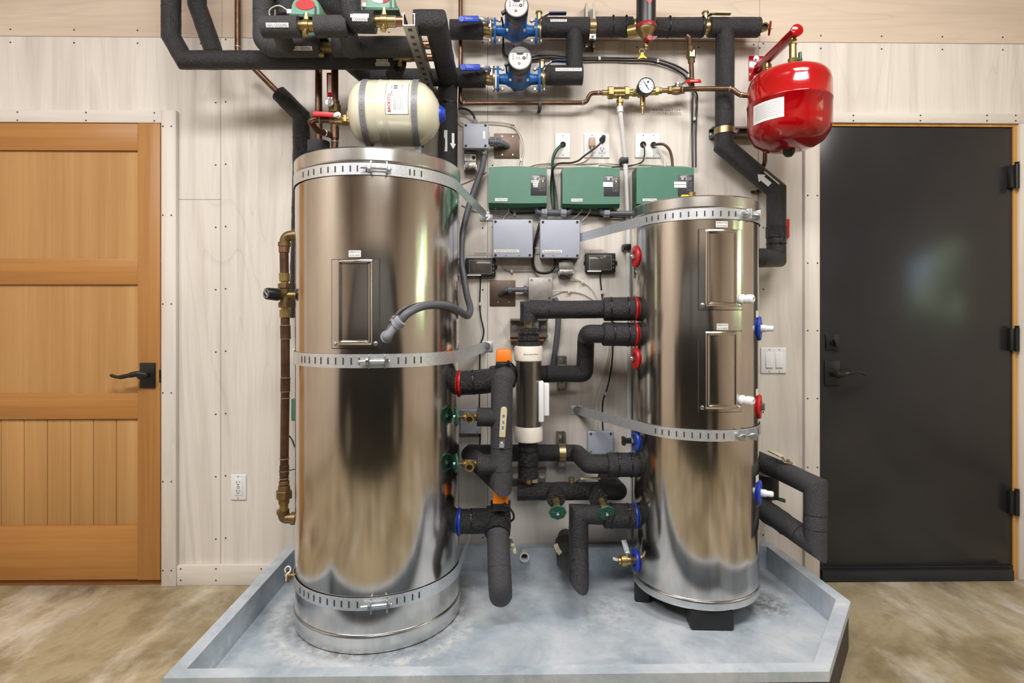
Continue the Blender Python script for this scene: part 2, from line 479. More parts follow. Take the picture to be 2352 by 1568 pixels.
def flat_fn(c, ax, ay, nrm):
    c = V(c); ax = V(ax).normalized(); ay = V(ay).normalized(); nrm = V(nrm).normalized()
    return lambda u, v, o=0.0: c + ax * u + ay * v + nrm * o
X_ = V((1, 0, 0)); Y_ = V((0, 1, 0)); Z_ = V((0, 0, 1)); N_ = V((0, -1, 0))
# ================================================================ SETTING
XL, XR, YB, ZC = -3.3, 3.7, -6.2, 3.25
SEAM = 2.452
def wall_back():
    mb = MB()
    mb.mi = 0; mb.box((XL, 0, 0), (XR, .1, SEAM))
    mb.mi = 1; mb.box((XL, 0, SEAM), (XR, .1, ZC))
    mb.mi = 2; e = .0006
    mb.box((XL, -e, SEAM - .0014), (XR, 0, SEAM + .0014))
    xs = [P(p, 600).x for p in (507, 1120, 1742)]
    for x in xs: mb.box((x - .0012, -e, 0), (x + .0012, 0, SEAM))
    zz = P(450, 458).z; mb.box((P(404, 458).x, -e, zz - .001), (xs[0], 0, zz + .001))
    xt = P(510, 40).x
    for x in (xt, P(1745, 40).x): mb.box((x - .001, -e, SEAM), (x + .001, 0, ZC))
    mb.mi = 3
    def nail(x, z): mb.cyl((x, 0, z), (x, -.0012, z), .0036, seg=8)
    for x in xs:
        for k in range(9):
            z = .2 + k * .28
            nail(x - .022, z); nail(x + .022, z + .004)
    for k in range(17):
        x = -2.2 + k * .281
        nail(x, SEAM - .028); nail(x, SEAM + .03)
    struct('wall_back', mb, ['ply', 'plyh_shaded', 'seam', 'nail'])
wall_back()
def room():
    mb = MB(); mb.box((XL - .1, YB - .1, -.06), (XR + .1, .1, 0)); struct('floor', mb, 'floor')
    mb = MB(); mb.box((XL - .1, YB - .1, ZC), (XR + .1, .1, ZC + .08)); struct('ceiling', mb, 'ceil')
    mb = MB(); mb.box((XL - .1, YB, 0), (XL, .1, ZC)); struct('wall_left', mb, 'roomw')
    mb = MB(); mb.box((XL - .1, YB - .1, 0), (XR + .1, YB, ZC)); struct('wall_rear', mb, 'roomw')
    y0, y1, z0, z1 = -2.75, -1.3, 1.1, 2.15
    mb = MB()
    for a, b, c, d in ((YB, y0, 0, ZC), (y1, .1, 0, ZC), (y0, y1, 0, z0), (y0, y1, z1, ZC)):
        mb.box((XR, a, c), (XR + .1, b, d))
    struct('wall_right', mb, 'roomw')
    mb = MB()
    for a, b, c, d in ((y0, y0 + .05, z0, z1), (y1 - .05, y1, z0, z1), (y0, y1, z0, z0 + .05), (y0, y1, z1 - .05, z1)):
        mb.box((XR - .01, a, c), (XR + .09, b, d), .004)
    wf = struct('window_1', mb, 'trim')
    # garden beyond the window and the ground outside
    mb = MB(); mb.box((XR + .1, -9, -.06), (XR + 5, 4, -.01)); struct('ground_outside', mb, 'hedge')
    mb = MB()
    for k in range(26):
        c = V((XR + 2.3 + random.uniform(-.3, .4), -5.5 + k * .27, random.uniform(.5, 2.6)))
        mb.lathe(c, (0, 0, 1), [(-.6, 0), (-.45, .4), (0, .6), (.42, .42), (.6, 0)], 10)
    struct('hedge_outside', mb, 'hedge')
room()

def nails_v(mb, x0, x1, ys_px, pxx, w):
    for py in ys_px:
        z = P(pxx, py, w).z
        for x in (x0, x1): mb.cyl((x, -w, z), (x, -w - .001, z), .0036, seg=8)
def doors():
    # ---- left door : fir, three panels
    w = .012; xr = P(370, 800, w).x; xl = xr - .92; zt = P(200, 283, w).z; zb = P(200, 1331, w).z
    d = thing('door_1', ((xl + xr) / 2, -w, zb), None, None); d['kind'] = 'structure'
    X = lambda p: P(p, 800, .02).x
    Z = lambda p: P(200, p, .02).z
    xs = X(316); xsl = xl + .11
    mb = MB(); mb.box((xs, -.02, zb), (xr, -.002, zt), .0015); put('stile', mb, 'fir', d)
    mb = MB(); mb.box((xl, -.02, zb), (xsl, -.002, zt), .0015); put('stile', mb, 'fir', d)
    for a, b in ((283, 345), (594, 653), (903, 962), (1208, 1331)):
        mb = MB(); mb.box((xsl, -.02, Z(b)), (xs, -.002, Z(a)), .0015); put('rail', mb, 'firh', d)
    for a, b in ((345, 594), (653, 903)):
        mb = MB(); mb.box((xsl, -.008, Z(b) - .002), (xs, -.002, Z(a) + .002)); put('panel', mb, 'firp', d)
    mb = MB(); mb.mi = 0; n = 7; st = (xs - xsl) / n
    for k in range(n): mb.box((xsl + k * st + .001, -.008, Z(1208) - .002), (xsl + (k + 1) * st - .001, -.002, Z(962) + .002), .0022)
    mb.mi = 1; mb.box((xsl, -.004, Z(1208)), (xs, -.0015, Z(962)))
    put('plank_panel', mb, ['firp', 'groove'], d)
    # lever set
    a = P(320, 833, .03); b = P(355, 891, .03)
    mb = MB(); mb.box((a.x, -.02, b.z), (b.x, -.029, a.z), .002); pl = put('lever_plate', mb, 'blackm', d)
    c = P(337, 860, .03); mb = MB(); mb.lathe(c, N_, [(0, .014), (.012, .012), (.02, .016), (.045, .018), (.055, .012), (.056, 0)], 20)
    mb.tube(spline([P(337, 860, .075), P(318, 858, .078), P(296, 862, .08), P(272, 866, .078), P(253, 861, .075)], 5),
            [.011] * 5 + [.0125] * 5 + [.0095] * 5 + [.007] * 5 + [.004], 12)
    put('lever', mb, 'blackm', pl)
    mb = MB(); mb.box((xr - .002, -.012, P(370, 876).z), (xr + .004, -.024, P(370, 848).z)); put('latch', mb, 'blackm', d)
    # casing
    w = .024; x0 = P(370, 800, w).x; x1 = P(404, 800, w).x; zt2 = P(200, 252, w).z; zt1 = P(200, 281, w).z
    mb = MB(); mb.mi = 0; mb.box((x0, -w, 0), (x1, 0, zt2), .002); mb.mi = 1
    nails_v(mb, x0 + .008, x1 - .02, range(290, 1330, 204), 380, w); struct('trim_1', mb, ['trim', 'nail'])
    mb = MB(); mb.mi = 0; mb.box((xl - .07, -w, zt1), (x0, 0, zt2), .002); mb.mi = 1
    for k in range(5):
        x = x0 - .03 - k * .3
        for z in (zt1 + .008, zt2 - .012): mb.cyl((x, -w, z), (x, -w - .001, z), .0036, seg=8)
    struct('trim_2', mb, ['trimh', 'nail'])
    mb = MB(); mb.box((xl - .07, -w, 0), (xl, 0, zt1 - .0005), .002); struct('trim_3', mb, 'trim')
    # dark strip painted in for the shade of the gap under the door
    mb = MB(); mb.box((xl, -.006, 0), (xr, 0, zb)); struct('door_gap_shade', mb, 'groove')
    # baseboard
    w = .018; x2 = P(700, 1320, w).x; zt = P(500, 1298, w).z
    mb = MB(); mb.mi = 0; mb.box((x1, -w, 0), (x2, 0, zt), .002); mb.mi = 1
    for px in (415, 496, 600):
        for py in (1306, 1332):
            q = P(px, py, w); mb.cyl(q, q + V((0, -.001, 0)), .0036, seg=8)
    struct('baseboard_back', mb, ['trimh', 'nail'])
    # ---- right door : black slab in a pine jamb
    w = .006; xl = P(1881, 800, w).x; xr = P(2325, 800, w).x; zt = P(2100, 291, w).z; zb = P(2100, 1307, w).z
    d = thing('door_2', ((xl + xr) / 2, -w, zb), None, None); d['kind'] = 'structure'
    mb = MB(); mb.box((xl, -w, zb), (xr, 0, zt), .001); put('door_leaf', mb, 'door', d)
    mb = MB(); mb.box((xl, -w - .006, zb), (xr, -w + .001, zb + .016), .002); put('door_sweep', mb, 'blackm', d)
    for py0, py1 in ((376, 432), (752, 807), (1127, 1184)):
        a = P(2337, py0, .03); b = P(2337, py1, .03)
        mb = MB(); mb.cyl((a.x, -.028, b.z), (a.x, -.028, a.z), .0095, seg=14); mb.cyl((a.x, -.028, a.z), (a.x, -.028, a.z + .008), .006, .011, seg=12)
        for k in range(1, 4):
            z = b.z + (a.z - b.z) * k / 4; mb.cyl((a.x, -.028, z - .001), (a.x, -.028, z + .001), .0102, seg=14)
        mb.box((a.x - .028, -.006, b.z + .004), (a.x - .003, -.026, a.z - .004), .002)
        put('hinge', mb, 'blackm', d)
    a = P(1897, 768, .014); b = P(1928, 803, .014)
    mb = MB(); mb.box((a.x, -.006, b.z), (b.x, -.016, a.z), .0025); db = put('deadbolt', mb, 'blackm', d)
    c = (a + b) / 2; mb = MB(); mb.cyl((c.x, -.016, c.z), (c.x, -.024, c.z), .014, seg=18)
    mb.obox((c.x + .002, -.033, c.z - .004), (1, 0, .25), (-.25, 0, 1), Y_, .012, .034, .02, .003); put('thumb_turn', mb, 'blackm', db)
    a = P(1894, 828, .014); b = P(1929, 884, .014)
    mb = MB(); mb.box((a.x, -.006, b.z), (b.x, -.016, a.z), .0025); lp = put('lever_plate', mb, 'blackm', d)
    c = P(1913, 857, .016); mb = MB(); mb.lathe(c, N_, [(0, .016), (.01, .013), (.02, .017), (.05, .019), (.06, .012), (.061, 0)], 20)
    mb.tube(spline([P(1920, 858, .07), P(1938, 860, .074), P(1955, 856, .077), P(1972, 854, .076), P(1990, 861, .074)], 5),
            [.012] * 5 + [.0105] * 5 + [.0075] * 5 + [.0055] * 5 + [.003], 12)
    put('lever', mb, 'blackm', lp)
    # jamb, casing, threshold
    w = .012; xj = P(2337, 800, w).x
    mb = MB(); mb.box((xr, -w, 0), (xj, 0, zt + .012)); mb.box((xl, -w, zt), (xr, 0, zt + .012)); struct('trim_5', mb, 'jamb')
    w = .022; x0 = P(1849, 800, w).x; zt2 = P(2100, 259, w).z
    mb = MB(); mb.mi = 0; mb.box((x0, -w, 0), (xl - .004, 0, zt2), .002); mb.mi = 1
    nails_v(mb, x0 + .012, xl - .016, (449, 604, 759, 915, 1073), 1865, w); struct('trim_6', mb, ['trim', 'nail'])
    mb = MB(); mb.mi = 0; mb.box((xl - .004, -w, zt + .012), (xj + .07, 0, zt2), .002); mb.mi = 1
    for px in (1960, 2114, 2267, 2333):
        q = P(px, 262, w)
        for dz in (-.006, -.03): mb.cyl((q.x, -w, q.z + dz), (q.x, -w - .001, q.z + dz), .0036, seg=8)
    struct('trim_7', mb, ['trimh', 'nail'])
    mb = MB(); mb.mi = 0; mb.box((xj, -w, 0), (xj + .075, 0, zt + .012), .002); mb.mi = 1
    nails_v(mb, xj + .03, xj + .06, range(330, 1320, 155), 2345, w); struct('trim_8', mb, ['trim', 'nail'])
    mb = MB(); mb.box((xl - .003, -.004, 0), (xl, 0, zt)); struct('trim_9', mb, 'nail')
    mb = MB(); mb.box((P(1890, 1320, .03).x, -.035, 0), (P(2328, 1320, .03).x, 0, P(2100, 1311, .035).z), .003); struct('trim_10', mb, 'thresh')
    # wall strip between plywood joint and casing
    mb = MB(); mb.box((P(1744, 900).x, -.002, P(1744, 1280).z), (x0 - .006, 0, P(1744, 300).z)); 
    mb.bm.free()
doors()

# ================================================================ DRIP PAN
zl, zf = .17, .07
def pan():
    fl = PZ(372, 1556, zl); fr = PZ(1906, 1543, zl); mr = PZ(1960, 1381, zl); br = PZ(1781, 1246, zl); bl = PZ(669, 1246, zl)
    xl = (fl.x + bl.x) / 2; xr = mr.x - .01; yf = (fl.y + fr.y) / 2
    out = [V((xl, -.002, 0)), V((xl, yf, 0)), V((fr.x, yf, 0)), V((xr, mr.y, 0)), V((xr - .03, -.002, 0))]
    def inset(poly, d):
        n = len(poly); r = []
        for i in range(n):
            a, b, c = poly[i - 1], poly[i], poly[(i + 1) % n]
            e1 = (b - a).normalized(); e2 = (c - b).normalized(); n1 = V((-e1.y, e1.x, 0)); n2 = V((-e2.y, e2.x, 0))
            m = (n1 + n2); m = m / (1 + n1.dot(n2)); r.append(b + m * d)
        return r
    inn = inset(out, .044); base = inset(out, .006)
    t = thing('drip_pan', (.1, (yf) / 2, 0), 'large galvanized metal drip pan on the floor under both steel tanks', 'drip pan')
    mb = MB(); n = 5
    z = lambda p, h: mb.bm.verts.new((p.x, p.y, h))
    for i in range(n):
        a, b, c, d_ = out[i], out[(i + 1) % n], inn[(i + 1) % n], inn[i]
        mb._f([z(a, zl), z(b, zl), z(c, zl), z(d_, zl)], False)
        mb._f([z(a, zl - .03), z(b, zl - .03), z(b, zl), z(a, zl)], False)
        mb._f([z(d_, zl), z(c, zl), z(c, zf), z(d_, zf)], False)
        mb._f([z(a, zl - .03), z(b, zl - .03), z(base[(i + 1) % n], zl - .03), z(base[i], zl - .03)], False)
    put('rim', mb, 'pan', t)
    mb = MB(); mb._f([mb.bm.verts.new((p.x, p.y, zf)) for p in inn], False); put('tray_floor', mb, 'pan', t)
    mb = MB()
    for i in range(n):
        a, b = base[i], base[(i + 1) % n]
        mb._f([z(a, 0), z(b, 0), z(b, zl - .03), z(a, zl - .03)], False)
    put('base', mb, 'base', t)
    # drain stub through the back
    c = P(1204, 1272, .045); mb = MB(); r = .022
    mb.lathe((c.x, -.02, c.z), N_, [(0, r), (.06, r), (.06, r * .68), (.0, r * .68)], 24, capped=False); put('drain_stub', mb, 'white', t)
    mb = MB(); mb.cyl((c.x, -.046, c.z), (c.x, -.05, c.z), r * .69, seg=20); put('drain_opening', mb, 'nail', t)
pan()

# ================================================================ STEEL TANKS
class Tank:
    def __init__(s, cx, cy, R): s.c = V((cx, cy, 0)); s.R = R
    def pt(s, th, z, o=0):
        return V((s.c.x + math.cos(th) * (s.R + o), s.c.y + math.sin(th) * (s.R + o), z))
    def n(s, th): return V((math.cos(th), math.sin(th), 0))
    def hit(s, px, py):
        d = ray(px, py); o = CAM - s.c; a = d.x ** 2 + d.y ** 2; b = 2 * (o.x * d.x + o.y * d.y); c = o.x ** 2 + o.y ** 2 - s.R ** 2
        q = b * b - 4 * a * c
        t = (-b - math.sqrt(max(0, q))) / (2 * a); p = CAM + d * t
        return math.atan2(p.y - s.c.y, p.x - s.c.x), p.z
TA = Tank(-.477, -.367, .307); TB = Tank(.764, -.318, .238)

def tank_shell(T, name, label, z0, z1, rim, lid, band_gap=.005):
    t = thing(name, (T.c.x, T.c.y, z0), label, 'water tank')
    c = (T.c.x, T.c.y, 0); R = T.R; N = 96
    mb = MB(); mb.lathe(c, Z_, [(z0 + rim - .004, R - .004), (z0 + rim + .003, R), (z0 + rim + .005, R), (z0 + rim + .012, R), (z1 - lid - band_gap - .01, R), (z1 - lid - band_gap - .002, R), (z1 - lid - band_gap, R), (z1 - lid - band_gap + .003, R - .004)], N, capped=False); put('jacket', mb, 'steel', t)
    mb = MB(); mb.lathe(c, Z_, [(z0, R - .01), (z0 + .002, R + .001), (z0 + .006, R + .004), (z0 + .010, R + .004), (z0 + rim - .010, R + .004), (z0 + rim - .004, R + .004), (z0 + rim - .001, R + .002), (z0 + rim, R - .006)], N); put('base_rim', mb, 'lid', t)
    mb = MB(); mb.lathe(c, Z_, [(z1 - lid - .001, R - .006), (z1 - lid, R + .002), (z1 - lid + .003, R + .004), (z1 - lid + .008, R + .004), (z1 - .012, R + .004), (z1 - .006, R + .004), (z1 - .001, R - .001), (z1, R - .008), (z1, 0)], N); put('lid', mb, 'lid', t)
    return t
def access_panel(T, t, x0, x1, y0, y1):
    a, z1 = T.hit(x0, (y0 + y1) / 2); b, _ = T.hit(x1, (y0 + y1) / 2); xm = (x0 + x1) / 2
    z1 = T.hit(xm, y0)[1]; z0 = T.hit(xm, y1)[1]
    if a > b: a, b = b, a
    R = T.R; W = (b - a) * R; H = z1 - z0
    prof = [(0, 0), (.0, .003), (.003, .004), (.024, .0045), (.027, .008), (.0295, .0088), (.033, .0072), (.037, .0055)]
    def ticks(L):
        e = [p for p, _ in prof]
        a_ = [0, .0015, .003, .004, .0065, .010, .014, .017, .0195, .023, .024, .027, .0295, .033, .037, .042]
        return a_ + [.042 + (L - .084) * k / 10 for k in range(1, 10)] + [L - x for x in reversed(a_)]
    def off(d):
        if d <= 0: return -.003
        for (p, o), (p2, o2) in zip(prof[1:], prof[2:]):
            if d <= p2: return o + (o2 - o) * (d - p) / max(1e-6, p2 - p)
        return .0055
    def offset(x, y):
        d = min(x, W - x); 
        db, dt = y, H - y
        d2 = min(db + .010, dt + .023)
        return off(min(d, d2))
    mb = MB(); gx = ticks(W); gy = ticks(H)
    g = [[mb.bm.verts.new(T.pt(a + x / R, z0 + y, offset(x, y))) for y in gy] for x in gx]
    for i in range(len(gx) - 1):
        for j in range(len(gy) - 1): mb._f([g[i][j], g[i + 1][j], g[i + 1][j + 1], g[i][j + 1]])
    pan_ = put('access_panel', mb, 'panel', t, sharp=50)
    g2 = MB(); e = .0022
    gg = [[g2.bm.verts.new(T.pt(a - e / R + (b - a + 2 * e / R) * i / 12, zz, .0007)) for zz in (z0 - e, z1 + e)] for i in range(13)]
    for i in range(12): g2._f([gg[i][0], gg[i + 1][0], gg[i + 1][1], gg[i][1]])
    put('panel_gap_shade', g2, 'slot', pan_)  # dark outline strip painted in as the shadow gap round the panel
    for th in (a + .013 / R, b - .013 / R):
        p = T.pt(th, z0 + .016, .004); nn = T.n(th)
        mb = MB(); mb.lathe(p, nn, [(0, .008), (.002, .008), (.0025, .0055), (.005, .004), (.0055, 0)], 14); put('screw', mb, 'bolt', pan_)
def tank_sticker(T, t, px0, px1, py0, py1, lines):
    a, _ = T.hit(px0, (py0 + py1) / 2); b, _ = T.hit(px1, (py0 + py1) / 2); z1 = T.hit((px0 + px1) / 2, py0)[1]; z0 = T.hit((px0 + px1) / 2, py1)[1]
    th = (a + b) / 2; zc = (z0 + z1) / 2
    fn = lambda u, v, o=0.0: T.pt(th + u / T.R, zc + v, o)
    sticker(t, fn, abs(b - a) * T.R, z1 - z0, lines, fill=.55, name='heater_sticker')
def seismic(T, th0, th1, z, anchor_l, anchor_r, h, label, px_bolt, slots, bolt_dir=1, off=.004, slot_px=None, tilt=0, pz=None):
    """strap: wall anchor -> tangent -> round the front -> tangent -> wall anchor"""
    t = thing('metal_strap', (T.c.x, T.c.y - T.R, z), label, 'strap', 'perforated straps tying the tanks to the wall')
    R = T.R + off
    def tang(an, side):
        d = V((an.x - T.c.x, an.y - T.c.y, 0)); L = d.length; a0 = math.atan2(d.y, d.x); k = math.acos(min(1, R / L))
        return a0 - k if side > 0 else a0 + k
    ar = tang(anchor_r, 1); al = tang(anchor_l, -1)
    while al > ar: al -= 2 * PI
    pts = [V((anchor_l.x, anchor_l.y, z))]; n = 60
    zl_, zr_ = anchor_l.z, anchor_r.z
    Ll = math.hypot(anchor_l.x - T.c.x - math.cos(al) * R, anchor_l.y - T.c.y - math.sin(al) * R)
    pts = [anchor_l]
    for k in range(n + 1):
        th = al + (ar - al) * k / n
        pts.append(V((T.c.x + math.cos(th) * R, T.c.y + math.sin(th) * R, z)))
    pts.append(anchor_r)
    # reverse so the outward normal of strip points away from the tank
    mb = MB(); mb.mi = 0; mb.strip(pts, Z_, h, .0016)
    mb.mi = 1
    for th in slots:
        c = V((T.c.x + math.cos(th) * (R + .0022), T.c.y + math.sin(th) * (R + .0022), z)); nn = T.n(th); tt = nn.cross(Z_)
        mb.obox(c, tt, Z_, nn, .0045, h * .5, .001, .0)
        for s_ in (-1, 1): pass
    put('band', mb, ['zinc', 'slot'], t)
    # anchors on the wall
    for an, sgn in ((anchor_l, -1), (anchor_r, 1)):
        if an.y < -.03: continue
        mb = MB(); mb.box((an.x - .03, -.001, an.z - h * .5), (an.x + .03, -.005, an.z + h * .5), .001); tb = put('anchor_tab', mb, 'zinc', t)
        mb = MB(); c = V((an.x, -.005, an.z)); mb.cyl(c, c + N_ * .002, .018, seg=24); mb.hexnut(c + N_ * .002, c + N_ * .009, .009); mb.cyl(c + N_ * .009, c + N_ * .014, .005, seg=10); put('anchor_bolt', mb, 'bolt', tb)
    # tension bolt
    thb = T.hit(px_bolt, 700)[0]; nn = T.n(thb); tt = V((-nn.y, nn.x, 0))
    c = V((T.c.x, T.c.y, 0)) + nn * (R + .016) + Z_ * z
    mb = MB()
    for s_ in (-.022, .03):
        mb.obox(c + tt * s_, tt, Z_, nn, .004, h * .95, .03, .001)
    mb.cyl(c - tt * .055, c + tt * .045, .0058, seg=12)
    mb.hexnut(c + tt * .032, c + tt * .042, .0105); mb.hexnut(c - tt * .034, c - tt * .024, .0105)
    put('tension_bolt', mb, 'bolt', t)
    return t

def tanks():
    t = tank_shell(TA, 'storage_tank', 'taller stainless steel water tank, left of the pair, standing directly in the pan', .071, 1.766, .062, .052)
    access_panel(TA, t, 763, 872, 596, 800)
    tank_sticker(TA, t, 801, 829, 575, 590, ['RESERVE FOR', 'ELECTRIC HEATER'])
    def slots(T, pxs): return [T.hit(p, 700)[0] for p in pxs]
    aL = P(700, 600); wx = P(1117, 700).x
    seismic(TA, 0, 0, 1.690, V((-.86, -.004, 1.690)), V((wx, -.004, P(1117, 497).z)), .040, 'perforated metal strap round the top of the taller tank, just under its lid', 868, slots(TA, [700, 712, 724, 740, 756, 772, 789, 806, 822, 842, 940, 950, 966]))
    seismic(TA, 0, 0, 1.049, V((-.86, -.004, 1.049)), V((wx, -.004, P(1117, 795).z)), .046, 'perforated metal strap round the middle of the taller tank, below its access panel', 864, slots(TA, [697, 704, 714, 727, 740, 756, 773, 790, 808, 826, 914, 931, 950, 965]))
    seismic(TA, 0, 0, .240, V((-.86, -.004, .240)), V((P(1085, 700).x, -.05, .262)), .042, 'perforated metal strap round the foot of the taller tank, near the pan', 868, slots(TA, [693, 702, 712, 724, 738, 754, 770, 786, 803, 822, 911, 928, 946, 961]))
    # ports of the taller tank
    for py, mat in ((880, 'redp'), (1197, 'bluec')):
        z = HC + (HY - py) * 2.217 / F; c = V((TA.c.x + TA.R - .004, TA.c.y, z))
        mb = MB(); mb.lathe(c, X_, [(0, .049), (.005, .053), (.010, .0515), (.011, .045)], 32); put('port_ring', mb, mat, t)
    # ------------------------------------------------------- small tank
    t = tank_shell(TB, 'storage_tank', 'shorter stainless steel water tank, right of the pair, standing on black feet', .143, 1.634, .036, .048)
    access_panel(TB, t, 1604, 1703, 527, 711); access_panel(TB, t, 1604, 1703, 761, 946)
    tank_sticker(TB, t, 1644, 1671, 508, 522, ['RESERVE FOR', 'ELECTRIC HEATER']); tank_sticker(TB, t, 1646, 1672, 743, 757, ['RESERVE FOR', 'ELECTRIC HEATER'])
    for th in (-1.62, 2.9, .65):
        c = TB.c + TB.n(th) * (TB.R - .035); nn = TB.n(th); tt = nn.cross(Z_)
        mb = MB(); mb.obox((c.x, c.y, .1065 + .001), tt, nn, Z_, .155, .06, .0725, .008); put('foot', mb, 'rubber', t)
    for px, py in ((1716, 687), (1716, 918)):
        th, z = TB.hit(px - 14, py); nn = TB.n(th + .25); c = TB.pt(th, z, -.002)
        mb = MB(); mb.lathe(c, nn, [(0, .018), (.012, .018), (.014, .014), (.024, .014), (.026, .017), (.046, .016), (.05, .010), (.05, .006), (.04, .006)], 18, capped=False)
        put('cable_gland', mb, 'white', t)
    th = math.radians(-30)
    for py, mat, st in ((754, 'bluec', 721), (933, 'redp', 900), (1130, 'bluec', 1098)):
        z = HC + (HY - py) * 2.165 / F; nn = TB.n(th); c = TB.pt(th, z, -.004)
        mb = MB(); mb.lathe(c, nn, [(0, .043), (.006, .047), (.012, .044), (.013, .024), (.010, .02)], 32); rg = put('port_ring', mb, mat, t)
        mb = MB()
        if py == 933: mb.hexnut(c + nn * .01, c + nn * .026, .014)
        else:
            mb.lathe(c, nn, [(.01, .014), (.03, .014), (.032, .011), (.05, .011), (.055, .009), (.056, .004)], 16)
        put('plug', mb, 'bolt' if py == 933 else 'white', rg)
        th2, z2 = TB.hit(1739, st); fn = lambda u, v, o=0.0, th2=th2, z2=z2: TB.pt(th2 + u / TB.R, z2 + v, o)
        mb = MB(); patch(mb, lambda u, v: fn(u, v, .0012), .04, .025); put('sticker', mb, 'sticker', t)
    thl = math.radians(180 + 4)
    for py, mat in ((590, 'redp'), (822, 'redp'), (1010, 'bluec'), (1283, 'bluec')):
        z = HC + (HY - py) * 2.27 / F; nn = TB.n(thl); c = TB.pt(thl, z, -.006)
        mb = MB(); mb.lathe(c, nn, [(0, .041), (.007, .045), (.013, .042), (.014, .024), (.011, .02)], 32); rg = put('port_ring', mb, mat, t)
        if py != 1283:
            mb = MB(); mb.hexnut(c + nn * .008, c + nn * .024, .014); mb.cyl(c + nn * .024, c + nn * .03, .009, seg=12); put('plug', mb, 'bolt', rg)
        if py == 1010:
            mb = MB(); mb.obox(c + nn * .04, nn, Z_, nn.cross(Z_), .03, .02, .02, .003); mb.obox(c + nn * .056, nn, Z_, nn.cross(Z_), .012, .034, .026, .003); put('sensor_connector', mb, 'plastic_black', rg)
    for py, mat in ((708, 'redp'), (767, 'redp'), (1184, 'bluec')):
        z = HC + (HY - py) * 2.27 / F; c = V((TB.c.x - TB.R + .006, TB.c.y, z))
        mb = MB(); mb.lathe(c, (-1, 0, 0), [(0, .047), (.005, .0515), (.009, .050), (.010, .04)], 32); put('port_ring', mb, mat, t)
    wx = P(1312, 700).x
    slots = lambda pxs: [TB.hit(p, 700)[0] for p in pxs]
    seismic(TB, 0, 0, 1.566, V((wx, -.004, P(1312, 551).z)), V((1.06, -.004, 1.566)), .038, 'perforated metal strap round the top of the shorter tank, running behind a grey box', 1716, slots([1488, 1500, 1514, 1530, 1547, 1564, 1582, 1600, 1618, 1636, 1654, 1672, 1687]))
    wx = P(1325, 700).x
    seismic(TB, 0, 0, .772, V((wx, -.004, P(1325, 941).z)), V((1.06, -.004, .772)), .040, 'perforated metal strap round the shorter tank below its access panels', 1706, slots([1508, 1523, 1538, 1555, 1572, 1590, 1608, 1626, 1645, 1661, 1732, 1738]))
tanks()
# ================================================================ PIPE HELPERS
def near_on(pts, q):
    best = None
    for a, b in zip(pts, pts[1:]):
        d = b - a; t = max(0, min(1, (q - a).dot(d) / max(1e-9, d.dot(d)))); p = a + d * t
        k = (p - q).length
        if best is None or k < best[0]: best = (k, p, d.normalized())
    return best[1], best[2]
def add_ties(o, pts, r, ties, mat='tie', name='cable_tie', wid=.006):
    for q in ties:
        p, d = near_on(pts, P(*q)); mb = MB()
        mb.lathe(p - d * wid / 2, d, [(0, r + .0006), (.001, r + .0024), (wid - .001, r + .0024), (wid, r + .0006)], 24, capped=False)
        u = d.cross(V((.3, -.8, .5))).normalized()
        v = (V((0, -.7, .7)) - d * V((0, -.7, .7)).dot(d)).normalized()
        mb.obox(p + v * (r + .004), d, v, d.cross(v), .008, .007, .009, .001)
        put(name, mb, mat, o)
def add_seams(o, pts, r, seams, wid=.003):
    for q in seams:
        p, d = near_on(pts, P(*q)); mb = MB()
        mb.lathe(p - d * wid / 2, d, [(0, r - .0005), (.0008, r + .0008), (wid - .0008, r + .0008), (wid, r - .0005)], 24, capped=False)
        put('foam_seam', mb, 'tie', o)
def foam(label, pts, r, ties=(), seams=(), mat='foam', fil=0, group=None, extra=None, sleeves=(), cat='insulated pipe'):
    """foam-wrapped pipe run; pts = (px,py,w)"""
    q = PL(*pts)
    if fil: q = arc(q, fil, 6)
    lump = .005 if 'lumpy' in label or 'wrap' in label else .0009 + (.0010 if mat == 'foams' else 0)
    qq = [q[0]]
    for a, b in zip(q, q[1:]):
        n = max(1, int((b - a).length / .014))
        qq += [a + (b - a) * (k / n) for k in range(1, n + 1)]
    mb = MB(); mb.tube(qq, r, 28)
    for v in mb.bm.verts:
        p, d = near_on(q, v.co); e = v.co - p
        if e.length > r * .6: v.co += e.normalized() * (noise.noise(v.co * 23) * lump + noise.noise(v.co * 61) * lump * .6)
    o = put('insulated_pipe', mb, mat, None, label, cat, group, sharp=30); PIPEQ[o.name] = (q, r)
    add_ties(o, q, r, ties); add_seams(o, q, r, seams)
    for a, b, r2, m2, tt in sleeves:
        s0, s1 = P(*a), P(*b); mb = MB(); L = (s1 - s0).length
        mb.lathe(s0, s1 - s0, [(0, r2 - .004), (.004, r2), (L - .004, r2), (L, r2 - .004)], 30)
        sl = put('foam_sleeve', mb, m2, o); add_ties(sl, [s0, s1], r2, tt)
    if extra: extra(o)
    return o
def arrow(mb, fn, tip, neck, tail, hb, hh):
    patch(mb, lambda u, v: fn(u + (neck + tail) / 2, v), tail - neck, hb * 2, 4, 4)
    n = 6; rows = []
    for i in range(n + 1):
        k = i / n; u = neck + (tip - neck) * k; h = hh * (1 - k) + .0003
        rows.append([mb.bm.verts.new(fn(u, h * (j / 3 - 1))) for j in range(7)])
    for a, b in zip(rows, rows[1:]):
        for j in range(6): mb._f([a[j], a[j + 1], b[j + 1], b[j]])
PIPEQ = {}
